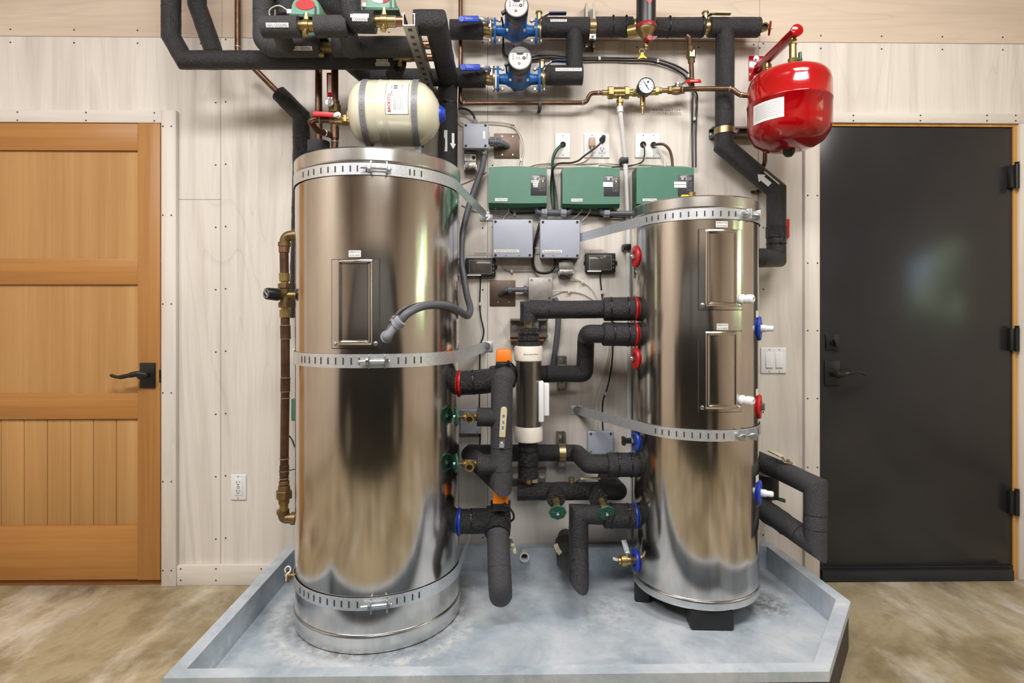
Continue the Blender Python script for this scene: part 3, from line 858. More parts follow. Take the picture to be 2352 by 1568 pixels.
def pipe_hit(o, px, py, last=False):
    """where the sight line meets the pipe: axis point, axis, facing normal, radius"""
    q, r = PIPEQ[o.name]; d = ray(px, py).normalized(); best = None
    if last: q = q[-2:]
    for a, b in zip(q, q[1:]):
        u = (b - a).normalized(); L = (b - a).length
        w0 = CAM - a; dp = d - u * d.dot(u); wp = w0 - u * w0.dot(u)
        A = dp.dot(dp); B = 2 * dp.dot(wp); C_ = wp.dot(wp) - r * r; disc = B * B - 4 * A * C_
        if disc < 0: continue
        t = (-B - math.sqrt(disc)) / (2 * A); p = CAM + d * t; s = (p - a).dot(u)
        if (last or -.02 < s < L + .02) and (best is None or t < best[0]):
            ax = a + u * s; best = (t, ax, u, (p - ax).normalized(), r)
    if best is None: raise RuntimeError('label misses ' + o['label'])
    return best[1:]
def pipe_label(o, px, py, w, r, wpx, hpx, lines, axis=(1, 0, 0), mat='sticker', tilt=0, widths=None, fill=.66):
    c, ax, n, r = pipe_hit(o, px, py, bool(tilt))
    if ax.x < 0: ax = -ax
    fn = wrap_axis(c, ax, n, r)
    return sticker(o, fn, M(wpx, w + r), M(hpx, w + r), lines, mat, fill=fill, widths=widths)
def copper(label, pts, r, fil=.02, mat='copper', joints=(), fittings=(), cat='copper pipe', name='copper_pipe', group=None, seg=16):
    q = PL(*pts)
    if fil: q = arc(q, fil, 6)
    mb = MB(); mb.tube(q, r, seg)
    o = put(name, mb, mat, None, label, cat, group)
    for a in joints:
        p, d = near_on(q, P(*a)); mb = MB(); mb.lathe(p - d * .003, d, [(0, r), (.0015, r + .0022), (.0045, r + .0022), (.006, r)], 18, capped=False); put('solder_joint', mb, 'solder', o)
    for a, L, k, m2 in fittings:
        p, d = near_on(q, P(*a)); mb = MB(); mb.lathe(p - d * L / 2, d, [(0, r), (.001, r * k), (L - .001, r * k), (L, r)], 18); put('coupling', mb, m2, o)
    return o
def wheel_mesh(mb, c, axis, R):
    a = V(axis).normalized(); u = a.cross(Z_) if abs(a.z) < .9 else X_.copy(); u.normalize(); v = a.cross(u)
    n = 40; prof = 8; rings = []
    for k in range(n):
        th = k * 2 * PI / n; rr = R * (1 + .05 * math.cos(8 * th)); d = u * math.cos(th) + v * math.sin(th)
        rings.append([mb.bm.verts.new(c + d * (rr + math.cos(j * 2 * PI / prof) * R * .15) + a * math.sin(j * 2 * PI / prof) * R * .15) for j in range(prof)])
    for k in range(n):
        A, B = rings[k], rings[(k + 1) % n]
        for j in range(prof): mb._f([A[j], A[(j + 1) % prof], B[(j + 1) % prof], B[j]])
    for k in range(5):
        th = k * 2 * PI / 5; d = u * math.cos(th) + v * math.sin(th)
        mb.tube([c + d * R * .15, c + d * R * .95], R * .11, 8)
    mb.lathe(c - a * R * .2, a, [(0, R * .3), (R * .4, R * .26)], 14)
    mb.lathe(c - a * R * .05, a, [(0, R * .2), (0, R * .9), (R * .07, R * .9), (R * .12, R * .6), (R * .07, R * .2)], 24, capped=False)
def hose_bib(label, p0, p1, wheel_c, wheel_axis, R, spout, mat='wheel', spr=.012, group=None, name='drain_valve'):
    """brass drain valve: body p0->p1, spout vector, handwheel"""
    t = thing(name, p0, label, 'drain valve', group)
    d = (p1 - p0).normalized(); L = (p1 - p0).length; r = spr
    mb = MB(); mb.lathe(p0, d, [(0, r * 1.05), (L * .25, r * 1.05), (L * .27, r * .85), (L * .45, r * 1.15), (L * .7, r * 1.1), (L * .75, r * .75), (L, r * .6)], 20)
    mb.hexnut(p0 + d * L * .7, p0 + d * L * .88, r * 1.1)
    m = p0 + d * L * .5; s = V(spout)
    mb.lathe(m, s, [(0, r * .9), (s.length * .6, r * .9), (s.length * .62, r * 1.15), (s.length, r * 1.15), (s.length, r * .8), (s.length * .7, r * .75)], 20, capped=False)
    b = put('body', mb, 'brass', t)
    mb = MB(); mb.cyl(m + s.normalized() * s.length * .7, m + s.normalized() * s.length * .72, r * .78, seg=16); put('spout_opening', mb, 'slot', b)
    mb = MB(); mb.cyl(p1 - d * .004, V(wheel_c), r * .38, seg=10); put('stem', mb, 'brassd', t)
    mb = MB(); wheel_mesh(mb, V(wheel_c), wheel_axis, R); hw = put('handwheel', mb, mat, t)
    mb = MB(); mb.lathe(V(wheel_c), wheel_axis, [(R * .2, R * .22), (R * .4, R * .18), (R * .42, 0)], 10); put('wheel_screw', mb, 'bolt', hw)
    return t
def lever_handle(mb_g, mb_s, pts, wid, up, thick=.004, grip=.5):
    """flat lever: steel neck then dipped grip"""
    q = [V(p) for p in pts]; n = len(q); k = max(1, int(round((n - 1) * (1 - grip))))
    for mb, seg, ws, th in ((mb_s, q[:k + 1], wid * .8, thick * .7), (mb_g, q[k:], wid, thick * 1.8)):
        if len(seg) < 2: continue
        for a, b in zip(seg, seg[1:]):
            d = (b - a).normalized(); s = V(up).cross(d).normalized(); nn = d.cross(s)
            mb.obox((a + b) / 2, d, s, nn, (b - a).length + th * .5, ws, th, min(th * .4, ws * .3))
def clampset(label, c, axis, r, horizontal=True, L=.10, depth=None, name='pipe_clamp', group='strut clamps holding the pipes'):
    pass
def strut_piece(label, p0, p1, w=.041, dep=.041, group=None, mat='strut', bolts=(), slots=0, parent=None):
    """U channel fixed to the wall, open side facing the room"""
    p0 = V(p0); p1 = V(p1); d = (p1 - p0).normalized(); s = d.cross(N_).normalized(); L = (p1 - p0).length
    t = thing('strut_channel', (p0 + p1) / 2, label, 'bracket', group)
    prof = [(-w / 2, 0), (w / 2, 0), (w / 2, dep), (w / 2 - .009, dep), (w / 2 - .009, dep - .006), (w / 2 - .0025, dep - .006), (w / 2 - .0025, .0025), (-w / 2 + .0025, .0025), (-w / 2 + .0025, dep - .006), (-w / 2 + .009, dep - .006), (-w / 2 + .009, dep), (-w / 2, dep)]
    mb = MB(); mb.prism(prof, p0, s, N_, d, L); put('channel', mb, mat, t)
    for f in bolts:
        c = p0 + d * L * f + N_ * .003; mb = MB(); mb.cyl(c, c + N_ * .002, .013, seg=18); mb.hexnut(c + N_ * .002, c + N_ * .009, .008); put('bolt', mb, 'bolt', t)
    return t
def pipe_clamp(label, px, py, w, r, axis, strut_n=N_, group=None):
    c = P(px, py, w); a = V(axis).normalized()
    t = thing('pipe_clamp', c, label, 'clamp', group)
    mb = MB(); mb.lathe(c - a * .014, a, [(0, r), (0, r + .003), (.028, r + .003), (.028, r)], 26, capped=False); put('ring', mb, 'goldzinc', t)
    s = a.cross(N_).normalized()
    mb = MB(); p = c + s * (r + .012) + N_ * .004
    mb.obox(p, a, s, N_, .028, .022, .003, 0); mb.obox(p + Y_ * .012, a, s, N_, .028, .022, .003, 0)
    mb.cyl(p + Y_ * .024, p + N_ * .014, .0035, seg=8); mb.hexnut(p + N_ * .002, p + N_ * .009, .007); put('ear', mb, 'bolt', t)
    return t

# ================================================================ OVERHEAD MANIFOLD (left)
FR = .0355
wB, wM, wF = .29, .39, .56
def manifold():
    o = foam('long black foam pipe with an OFFICE COOLING label, lowest of the overhead rows', [(393, PYC(wB), wB), (393, 84, wB), (424, 138, wB), (905, 138, wB)], .036,
             seams=[(393, 20, wB), (575, 138, wB)])
    pipe_label(o, 878, 140, wB, .036, 27, 8, ['OFFICE']); pipe_label(o, 879, 147.5, wB, .036, 33, 8, ['COOLING'])
    foam('black foam pipe dropping from the ceiling and slanting behind the long pipe, upper left', [(453, PYC(.22), .22), (453, 12, .22), (492, 122, .22)], .036, seams=[])
    # middle row
    o = foam('grey foam pipe with an ADU HEATING label, left of its brass valve', [(605, PYC(wM), wM), (605, 70, wM), (604, 90, wM), (622, 108, wM), (738, 108, wM)], .0375, mat='foamg', fil=.03, seams=[(607, 30, wM), (622, 108, wM)])
    pipe_label(o, 695, 111, wM, .0375, 44, 9, ['ADU HEATING'])
    foam('long grey foam pipe running right from the ADU heating valve to the strut', [(766, 108, wM), (962, 107, wM)], .0375, mat='foamg')
    # front row
    o = foam('grey foam pipe end with an ADU COOLING label, at the front of the overhead rows', [(604, 62, wF), (688, 62, wF)], .0365, mat='foamg')
    mb = MB(); q = PL((640, 67, wF - .005), (647, 80, wF - .07), (657, 106, wM + .05)); mb.tube(q, .032, 26); put('branch', mb, 'foamg', o)
    pipe_label(o, 637, 57.5, wF, .0365, 51, 9.5, ['ADU COOLING'])
    o = foam('grey foam pipe piece between the ADU COOLING valve and the COOLING pipe', [(725, 61, wF), (800, 60, wF)], .0365, mat='foamg')
    mb = MB(); q = PL((796, 64, wF), (800, 80, wF - .06), (808, 117, wM + .03)); mb.tube(q, .034, 26); put('branch', mb, 'foamg', o)
    o = foam('black foam elbow with a COOLING label in the front overhead row', [(806, PYC(wF + .01), wF + .01), (804, 20, wF + .01), (812, 50, wF + .01), (862, 51, wF + .01)], .0375, fil=.03, seams=[(812, 50, wF)])
    c = P(827, 33, wF + .01)
    pipe_label(o, 826, 36, wF + .01, .0375, 42, 9, [], tilt=1); pipe_label(o, 826.5, 44, wF + .01, .0375, 35, 8.5, ['COOLING'], tilt=1)
    # rear verticals and diagonals going to the ceiling
    foam('short black foam pipe hanging from the ceiling, second behind the ADU COOLING pipe', [(624, PYC(.3), .3), (624, 12, .3)], .03)
    foam('grey foam pipe dropping from the ceiling left of the green actuator', [(659, PYC(.34), .34), (659, 40, .33)], .04, mat='foamg')
    foam('thick black foam pipe slanting down behind the two green actuators', [(600, PYC(.24), .24), (600, -83, .24), (812, 42, .2)], .042)
    foam('black foam pipe elbow below the long overhead pipe, behind the cream tank', [(786, 128, .27), (842, 176, .12), (1012, 178, .10)], .036, seams=[(866, 178, .11)])
    foam('black foam stub under the office cooling valve', [(915, 145, wB), (911, 158, .24), (905, 172, .17)], .033, mat='foams')
    # strut arm
    z0 = P(941, 52, .655).z
    a = P(940, 54, .64); b = V((a.x, -.002, a.z)); s = .0205; zb = a.z - .012
    t = thing('strut_channel', (a.x, -.3, zb), 'long perforated steel strut arm reaching out from the wall under the overhead pipes', 'bracket')
    mb = MB(); mb.mi = 0; pr = [(-s, .030), (-s, -.012), (s, -.012), (s, .030), (s - .006, .030), (s - .006, .026), (s - .003, .026), (s - .003, -.009), (-s + .003, -.009), (-s + .003, .026), (-s + .006, .026), (-s + .006, .030)]
    mb.prism(pr, V((a.x, -.65, a.z)), X_, Z_, Y_, .65)
    mb.mi = 1
    for k in range(12):
        y = -.62 + k * .0508
        mb.box((a.x - .007, y - .009, a.z - .0127), (a.x + .007, y + .009, a.z - .011), .0)
    put('channel', mb, ['strut', 'slot'], t)
    # valves on the rows
    def row_valve(label, x0, x1, y, w, r, stem=None, drain=None, dark=False):
        t = thing('zone_valve', P((x0 + x1) / 2, y, w), label, 'valve')
        p0, p1 = P(x0, y, w), P(x1, y, w); L = (p1 - p0).length; d = (p1 - p0).normalized()
        mb = MB(); mb.lathe(p0, d, [(0, r), (L * .3, r), (L * .32, r * 1.12), (L * .62, r * 1.12), (L * .64, r), (L, r)], 24)
        c = p0 + d * L * .45
        mb.cyl(c, c + Z_ * .045, .008, seg=14); mb.cyl(c + Z_ * .02, c + Z_ * .03, .011, seg=14)
        put('body', mb, 'brassd' if dark else 'brass', t)
        mb = MB(); dn = V((0, -.35, -1)).normalized(); mb.cyl(c + dn * r * .8, c + dn * (r + .012), .008, seg=14); mb.hexnut(c + dn * (r + .010), c + dn * (r + .022), .011); put('drain_plug', mb, 'brass', t)
        return t, c
    tv, c1 = row_valve('brass zone valve under a green actuator beside the ADU COOLING label', 684, 727, 60, wF, .019)
    tv2, c2 = row_valve('bright brass zone valve right of the COOLING label', 861, 908, 49, wF, .020)
    tv3, c3 = row_valve('dull brass zone valve right of the ADU HEATING label', 722, 764, 109, wM, .019, dark=True)
    tv4, c4 = row_valve('small brass zone valve right of the OFFICE COOLING label', 902, 940, 133, wB, .016)
    def actuator(label, px, py, w, face, sc=1.0):
        c = P(px, py, w); t = thing('valve_actuator', c, label, 'actuator', None)
        nose = V((0, -1, 0)); S = sc
        # rounded green cover, flat front plate facing the room
        mb = MB(); W = .105 * S; Hh = .062 * S; Dp = .10 * S
        prof = []
        for k in range(13):
            a = PI * k / 12; prof.append((-math.cos(a) * W / 2, math.sin(a) ** .7 * Hh))
        prof = [(-W / 2, -.012 * S)] + prof + [(W / 2, -.012 * S)]
        n = len(prof); A = []
        for y, k in ((-.03, .93), (-.022, 1), (.05, 1), (Dp * .7, .86)):
            A.append([mb.bm.verts.new(c + V((x * k, y, z * k))) for x, z in prof])
        for r0, r1 in zip(A, A[1:]):
            for j in range(n): mb._f([r0[j], r0[(j + 1) % n], r1[(j + 1) % n], r1[j]])
        mb._f(list(reversed(A[0]))); mb._f(A[-1])
        put('cover', mb, 'act', t)
        mb = MB(); mb.box(c + V((-W * .55, -.034, -.02 * S)), c + V((W * .62, .06, -.008 * S)), .003); put('base_plate', mb, 'greend', t)
        mb = MB(); e = c + V((0, -.0308, Hh * .42)); n = 24
        pl = [(math.cos(k * 2 * PI / n) * W * .33, math.sin(k * 2 * PI / n) * Hh * .30) for k in range(n)]
        mb.prism(pl, e, X_, Z_, N_, .0008); lab = put('oval_label', mb, 'inkred' if face == 'r' else 'sticker', t)
        if face != 'r':
            mb = MB(); pl2 = [(x, z) for x, z in pl if x >= W * .05]; mb.prism(sorted(pl2, key=lambda q: math.atan2(q[1], q[0] - W * .2)), e + N_ * .0008, X_, Z_, N_, .0005); put('red_half', mb, 'inkred', lab)
        mb = MB(); mb.box(c + V((W * .32, -.036, -.012)), c + V((W * .37, -.03, .018))); put('position_pin', mb, 'tie', t)
        mb = MB(); mb.box(c + V((-W * .66, -.02, .0)), c + V((-W * .5, .0, .016)), .001); put('wire_connector', mb, 'white', t)
        mb = MB(); s0 = c + V((-W * .62, -.012, .012)); mb.tube(spline([s0, s0 + V((-.03, -.01, .014)), s0 + V((-.065, 0, .006)), s0 + V((-.07, .01, -.012)), s0 + V((-.05, .02, -.03))], 6), .0024, 8); put('white_lead', mb, 'wirew', t)
        return t
    actuator('green valve actuator with an all red oval label, above the ADU COOLING pipe', 708, 38, wF - .03, 'r')
    actuator('green valve actuator with a half white half red oval label, above the COOLING valve', 878, 23, wF - .03, 'w')
    actuator('green valve actuator half hidden behind the front pipe, above the ADU heating valve', 722, 86, wM - .01, 'w', .9)
    # copper from the valves to the strut and beyond
    copper('copper stub joining the bright brass cooling valve to the strut end', [(905, 49, wF), (930, 49, wF)], .017, 0, 'copperb', joints=[(909, 49, wF)])
    copper('upper copper stub poking out right of the strut arm', [(958, 104, wM), (988, 103, wM)], .0155, 0, 'copperb')
    copper('lower copper stub poking out right of the strut arm', [(936, 133, wB), (996, 132, wB)], .0145, 0, 'copperb', joints=[(942, 133, wB)])
    # big black return at the strut, bending back to the wall and down
    o = foam('thick black foam pipe bending back from the strut end and down past the cream tank', [(952, 52, wF - .01), (1001, 52, wF - .01), (1030, 186, .085), (1028, 400, .085)], .0425, mat='foam',
             seams=[(1014, 110, .3), (1020, 140, .2), (1026, 200, .085)], ties=[(1029, 205, .085), (1029, 240, .085)])
    c = P(1031, 330, .085); fn = wrap_axis(c, Z_, CAM - c, .0425)
    mb = MB(); patch(mb, lambda u, v: fn(u, v + .014, .0012), M(48, .085), M(8, .085)); put('strip_sticker', mb, 'sticker', o)
    mb = MB(); L = .07; pts = [(-L / 2 + .02, -.007), (L / 2 - .01, -.007), (L / 2 - .01, .007), (-L / 2 + .02, .007)]
    f2 = lambda u, v: fn(u, v - .018, .0014)
    arrow(mb, f2, -.034, -.01, .034, .006, .014); put('arrow_sticker', mb, 'sticker', o)
    # white cable bundle down the side of the thick pipe
    for i, (dx, lab) in enumerate(((0, 'white thermostat cable running down the right side of the thick black pipe, left strand'), (5, 'white thermostat cable running down the right side of the thick black pipe, right strand'))):
        mb = MB(); mb.tube(spline(PL((1034 + dx, 108, .1), (1043 + dx, 140, .1), (1047 + dx, 190, .1), (1046 + dx, 240, .1), (1050 + dx, 275, .05), (1070 + dx, 287, .03)), 6), .0024, 8); put('cable', mb, 'wirew', None, lab, 'cable')
    # coppers at the back left
    copper('aged copper pipe coming down from the ceiling, left of the overhead foam pipes', [(546, PYC(.04), .04), (546, 120, .04)], .0125, 0, joints=[(546, 108, .04)])
    o = copper('copper pipe slanting from behind the long pipe into a black sleeve', [(575, 148, .10), (642, 216, .07)], .0125, 0)
    foam('black foam pipe bending down behind the taller tank at its left shoulder', [(641, 215, .07), (692, 266, .07), (692, 390, .07), (684, 730, .07)], .036, mat='foams', seams=[(692, 275, .07), (692, 318, .07)])
    foam('short grey foam stub on the lid of the taller tank, left of the copper pipe', [(732, 326, .2), (732, 352, .2)], .045, mat='foamg')
    copper('aged copper pipe going up from the tank lid, left one', [(732, 345, .2), (732, 120, .2)], .0145, 0, 'copper')
    copper('aged copper pipe going up from the tank lid, right one with a shutoff valve', [(769, 345, .22), (769, 120, .22)], .0145, 0, 'copper', joints=[(769, 326, .22), (769, 284, .22)], fittings=[((769, 305, .22), .05, 1.18, 'copper')])
    # red handled shutoff on that pipe
    t = thing('shutoff_valve', P(767, 250, .22), 'bronze shutoff valve with an upright red lever on the right copper pipe', 'valve')
    p0, p1 = P(769, 268, .22), P(769, 232, .22)
    mb = MB(); L = (p1 - p0).length; mb.lathe(p0, Z_, [(0, .019), (L * .2, .019), (L * .25, .024), (L * .75, .024), (L * .8, .019), (L, .019)], 20); put('body', mb, 'brassd', t)
    g = MB(); s = MB(); lever_handle(g, s, PL((758, 238, .26), (758, 222, .265), (757, 210, .27), (756.5, 168, .27)), .022, N_, .004, .6)
    s.lathe(P(758, 237, .255), N_, [(0, .016), (.008, .016), (.009, .008), (.014, .007)], 16)
    put('lever_neck', s, 'bolt', t); gr = put('lever_grip', g, 'redp', t)
    mb = MB(); a, b = P(753.5, 212, .277), P(761, 172, .277); mb.box((a.x, a.y, a.z), (b.x, b.y - .0006, b.z)); put('grip_label', mb, 'sticker', gr)
    # tank inlet valve with horizontal red lever and the copper loop
    copper('small copper loop joining the cream tank valve to the right copper pipe', [(764, 275, .36), (722, 274, .36), (712, 280, .36), (728, 299, .32), (758, 310, .23), (769, 312, .22)], .0125, .012, 'copper', joints=[(735, 274, .36), (745, 306, .27)])
    t = thing('shutoff_valve', P(780, 273, .36), 'brass valve with a level red lever at the left end of the cream tank', 'valve')
    mb = MB(); p0, p1 = P(758, 276, .36), P(803, 275, .36); L = (p1 - p0).length; d = (p1 - p0).normalized()
    mb.lathe(p0, d, [(0, .015), (L * .25, .015), (L * .3, .02), (L * .65, .021), (L * .7, .017), (L, .017)], 20); mb.hexnut(p0 + d * L * .74, p0 + d * L * .92, .023); put('body', mb, 'brass', t)
    g = MB(); s = MB(); lever_handle(g, s, PL((777, 266, .385), (765, 265, .387), (755, 263, .39), (719, 261, .39)), .02, N_, .004, .6)
    s.lathe(P(777, 266, .378), N_, [(0, .012), (.01, .012), (.011, .007), (.016, .006)], 14)
    put('lever_neck', s, 'bolt', t); gr = put('lever_grip', g, 'redp', t)
manifold()

# ================================================================ CREAM EXPANSION TANK
def cream_tank():
    w = .362; a = P(805, 267, w); b = P(1013, 270, w); zc = 1.984; R = .1235
    xl, xr = a.x, b.x; y = -w; L = xr - xl
    t = thing('expansion_tank', ((xl + xr) / 2, y, 1.766), 'cream enamel expansion tank lying across the lid of the taller tank', 'expansion tank')
    c = V((xl, y, zc))
    mb = MB(); mb.lathe(c, X_, [(0, 0), (.001, .03), (.006, .065), (.018, .095), (.038, .115), (.062, R), (.122, R), (.124, R + .0015), (.128, R + .0015), (.130, R), (.163, R), (.165, R + .0012), (.168, R), (L - .112, R), (L - .082, R * .975), (L - .054, R * .87), (L - .03, R * .68), (L - .012, R * .44), (L - .002, R * .2), (L, 0)], 64)
    put('shell', mb, 'cream', t)
    for x in (.062, L - .098):
        mb = MB(); mb.lathe(c + X_ * x, X_, [(0, R), (0, R + .0022), (.022, R + .0022), (.022, R)], 64, capped=False)
        mb.box((xl + x, y - .012, 1.7665), (xl + x + .022, y + .012, zc - R + .004), .0); 
        bd = put('band', mb, 'greyband', t)
        mb = MB()
        for k in range(16):
            an = PI + .3 + k * .16 - .9; d = V((0, math.cos(an), -math.sin(an)))
            d = V((0, -math.cos(k * .16 - 1.2), math.sin(k * .16 - 1.2))); q = c + X_ * (x + .011) + d * (R + .0022); mb.cyl(q, q + d * .0006, .0016, seg=8)
        put('band_holes', mb, 'slot', bd)
    mb = MB(); e = c + X_ * (L - .004); mb.lathe(e, X_, [(0, .034), (.004, .034), (.018, .025), (.019, 0)], 6); 
    mb2 = MB(); mb2.lathe(e - X_ * .006, X_, [(0, .034), (.012, .033), (.016, .029), (.026, .022), (.027, 0)], 24); mb.bm.free(); put('end_cap', mb2, 'bluec', t)
    mb = MB(); mb.lathe(c + V((.004, 0, -.006)), (-1, 0, 0), [(-.01, .02), (.012, .02)], 20); put('inlet_collar', mb, 'creamp', t)
    # printed label
    lc = V((xl + L * .575, y, zc)); n = V((0, -1, .19)); fn = wrap_axis(lc, X_, n, R)
    W, H = .082, .130
    mb = MB(); patch(mb, lambda u, v: fn(u, v, .0006), W + .003, H + .003); lab0 = put('label', mb, 'ink', t)
    mb = MB(); patch(mb, lambda u, v: fn(u, v, .0011), W, H); lab = put('label_face', mb, 'sticker', lab0)
    def wr(s, cu, cv, w_, h_, ink):   # writing turned to read bottom to top
        m = MB(); letters(m, s, lambda u, v: fn(cu - v, cv + u, .0018), w_, h_); put('lettering', m, ink, lab0)
    [wr('BACKSTO', -.0285 + k * .0007, -.024 + k * .0004, .066, .0105, 'inkred') for k in (0, 1)]; wr('COS', -.019, .010, .022, .007, 'ink')
    wr('POTABLE WATER', -.009, -.026, .046, .0034, 'ink'); wr('THERMAL EXPANSION TANK', -.004, -.026, .05, .003, 'ink')
    for k in range(4): m = MB(); patch(m, lambda u, v, k=k: fn(.004 + k * .0056 + u, -.026 + v, .0017), .0012, .048, 1, 6); put('fine_print', m, 'inkgrey', lab0)
    m = MB(); letters(m, 'A1020C', lambda u, v: fn(-.021 - v, .044 + u, .0018), .02, .005); put('lettering', m, 'ink', lab0)
    m = MB()
    for k in range(12): 
        u0 = -.014 + k * .00125
        vs = [m.bm.verts.new(fn(x, yv, .0018)) for x, yv in ((u0, .03), (u0 + .0006, .03), (u0 + .0006, .054), (u0, .054))]; m._f(vs)
    put('bar_code', m, 'ink', lab0)
    m = MB(); letters(m, '% Rad', lambda u, v: fn(.018 - v, .044 + u, .0018), .022, .006); put('lettering', m, 'inkred', lab0)
    # cream pvc fittings on the lid
    t = thing('pvc_elbow', P(1000, 360, .3), 'cream plastic elbow fitting on the lid, right below the cream tank', 'pipe fitting')
    zc2 = 1.766 + .028; p = P(968, 352, .30); q = P(1018, 357, .30); zz = zc2
    A = V((p.x, -.30, zz)); B = V((q.x, -.30, zz))
    mb = MB(); mb.lathe(A, X_, [(0, .014), (.02, .014), (.02, .022), (.034, .022), (.034, .016), (.044, .016), (.044, .018), (.07, .018)], 20)
    mb.tube(arc([A + X_ * .06, B, B - Z_ * .0275], .022, 6), .018, 20); put('elbow', mb, 'creamp', t)
cream_tank()
# ================================================================ PUMP WALL (upper centre)
WP = .095
def pump(px, py, label, serial):
    c = P(px, py, WP); a = N_
    t = thing('circulation_pump', c, label, 'pump')
    mb = MB()
    mb.lathe(c + Y_ * .052, a, [(0, .020), (.006, .030), (.03, .042), (.055, .052), (.070, .052), (.078, .0465), (.20, .0475)], 40)
    # pipe stubs
    mb.cyl(c - X_ * .088, c + X_ * .088, .021, seg=24)
    mb.lathe(c - X_ * .088, X_, [(0, .021), (.03, .023), (.05, .034)], 24); mb.lathe(c + X_ * .088, -X_, [(0, .021), (.03, .023), (.05, .034)], 24)
    vol = put('volute', mb, 'pump', t)
    for s in (-1, 1):
        mb = MB(); e = c + X_ * s * .09
        pl = []
        for k in range(40):
            th = k * 2 * PI / 40; r = .036 + .019 * max(0, abs(math.sin(th))) ** 6; pl.append((r * math.cos(th), r * math.sin(th)))
        mb.prism(pl, e - X_ * .005, Y_, Z_, X_, .010); put('flange', mb, 'pump', t)
        mb = MB(); mb.prism([(x * .98, z) for x, z in pl], e + X_ * s * .017 - X_ * .003, Y_, Z_, X_, .006); put('companion_flange', mb, 'strut', t)
        for zz in (-.044, .044):
            mb = MB(); q = e + Z_ * zz; mb.cyl(q - X_ * .028, q + X_ * .028, .004, seg=8); mb.hexnut(q - X_ * .024, q - X_ * .014, .008); mb.hexnut(q + X_ * .016, q + X_ * .024, .008); put('flange_bolt', mb, 'bolt', t)
    for s in (-1, 1):
        mb = MB(); q = c + V((s * .036, -.075, -.036)); mb.cyl(q, q + N_ * .008, .0065, seg=12, bev=.001); put('body_screw', mb, 'bolt', vol)
    # badge + motor head
    mb = MB(); fw = wrap_axis(c + N_ * .085, N_, V((0, 0, -1)), .049)
    fb = lambda u, v: c + N_ * (.105 - u) + V((math.sin(v / .0485) * .0482, 0, -math.cos(v / .0485) * .0482))
    patch(mb, lambda u, v: fb(u - .026, v), .024, .024); bd = put('red_badge', mb, 'logo', vol)
    mb = MB(); patch(mb, lambda u, v: fb(u + .006, v), .038, .024); put('dark_badge', mb, 'blued', vol)
    h = c + N_ * .146
    mb = MB(); mb.lathe(h, a, [(0, .0478), (.002, .0485), (.052, .0485), (.056, .047), (.056, .0)], 48)
    mb.obox(h + V((-.047, -.03, -.012)), (1, 0, .6), (-.6, 0, 1), Y_, .03, .012, .018, .002); head = put('motor_head', mb, 'plastic_black', t)
    f = h + N_ * .0562
    mb = MB(); R = .0435; pl = [(R * math.cos(k * 2 * PI / 48), R * math.sin(k * 2 * PI / 48)) for k in range(48)]
    pl = [(x, min(z, .021)) for x, z in pl]; mb.prism(pl, f, X_, Z_, N_, .0008); fc = put('control_face', mb, 'face', head)
    ff = flat_fn(f + N_ * .0009, X_, Z_, N_)
    m = MB(); m.prism([(-.016, .0215), (.016, .0215), (.010, .0135), (-.010, .0135)], f + N_ * .0008, X_, Z_, N_, .0004)
    dd = lambda cx, cz, r0: m.prism([(cx + r0 * math.cos(k * PI / 10), cz + r0 * math.sin(k * PI / 10)) for k in range(20)], f + N_ * .0008, X_, Z_, N_, .0005)
    dd(.0165, .0005, .0066); dd(-.003, -.0215, .0048); 
    for k in range(4): m.box(f + V((.027 - k * .0006, -.0013, .015 - k * .006)), f + V((.032 - k * .0012, -.0009, .018 - k * .006)))
    for k in range(3): m.box(f + V((-.029, -.0013, .011 - k * .008)), f + V((-.0255, -.0009, .0145 - k * .008)))
    letters(m, 'W', lambda u, v: ff(u + .005, v - .004, .0003), .004, .004)
    put('control_marks', m, 'ink', fc)
    m = MB(); m.prism([(.0145, -.003), (.0145, .004), (.0200, .0005)], f + N_ * .0014, X_, Z_, N_, .0003)
    m.prism([(-.003 + .0022 * math.cos(k * PI / 8), -.0215 + .0022 * math.sin(k * PI / 8)) for k in range(16)], f + N_ * .0014, X_, Z_, N_, .0003)
    put('button_icons', m, 'face', fc)
    m = MB(); letters(m, '8 8', lambda u, v: ff(u - .008, v + .0005, .0004), .015, .011); put('digits', m, 'inkgrey', fc)
    m = MB(); letters(m, 'AquaMotion ECM', lambda u, v: ff(u, v + .033, .0), .036, .0042); letters(m, 'CONSTANT', lambda u, v: ff(u - .003, v + .0262, .0), .028, .0026); put('head_lettering', m, 'face', head)
    return t
pump(1184, 71, 'upper blue circulation pump with a round grey control face, on the FLOOR PUMP line', 0)
pump(1191, 182, 'lower blue circulation pump with a round grey control face, on the FAN CONVECTOR line', 1)

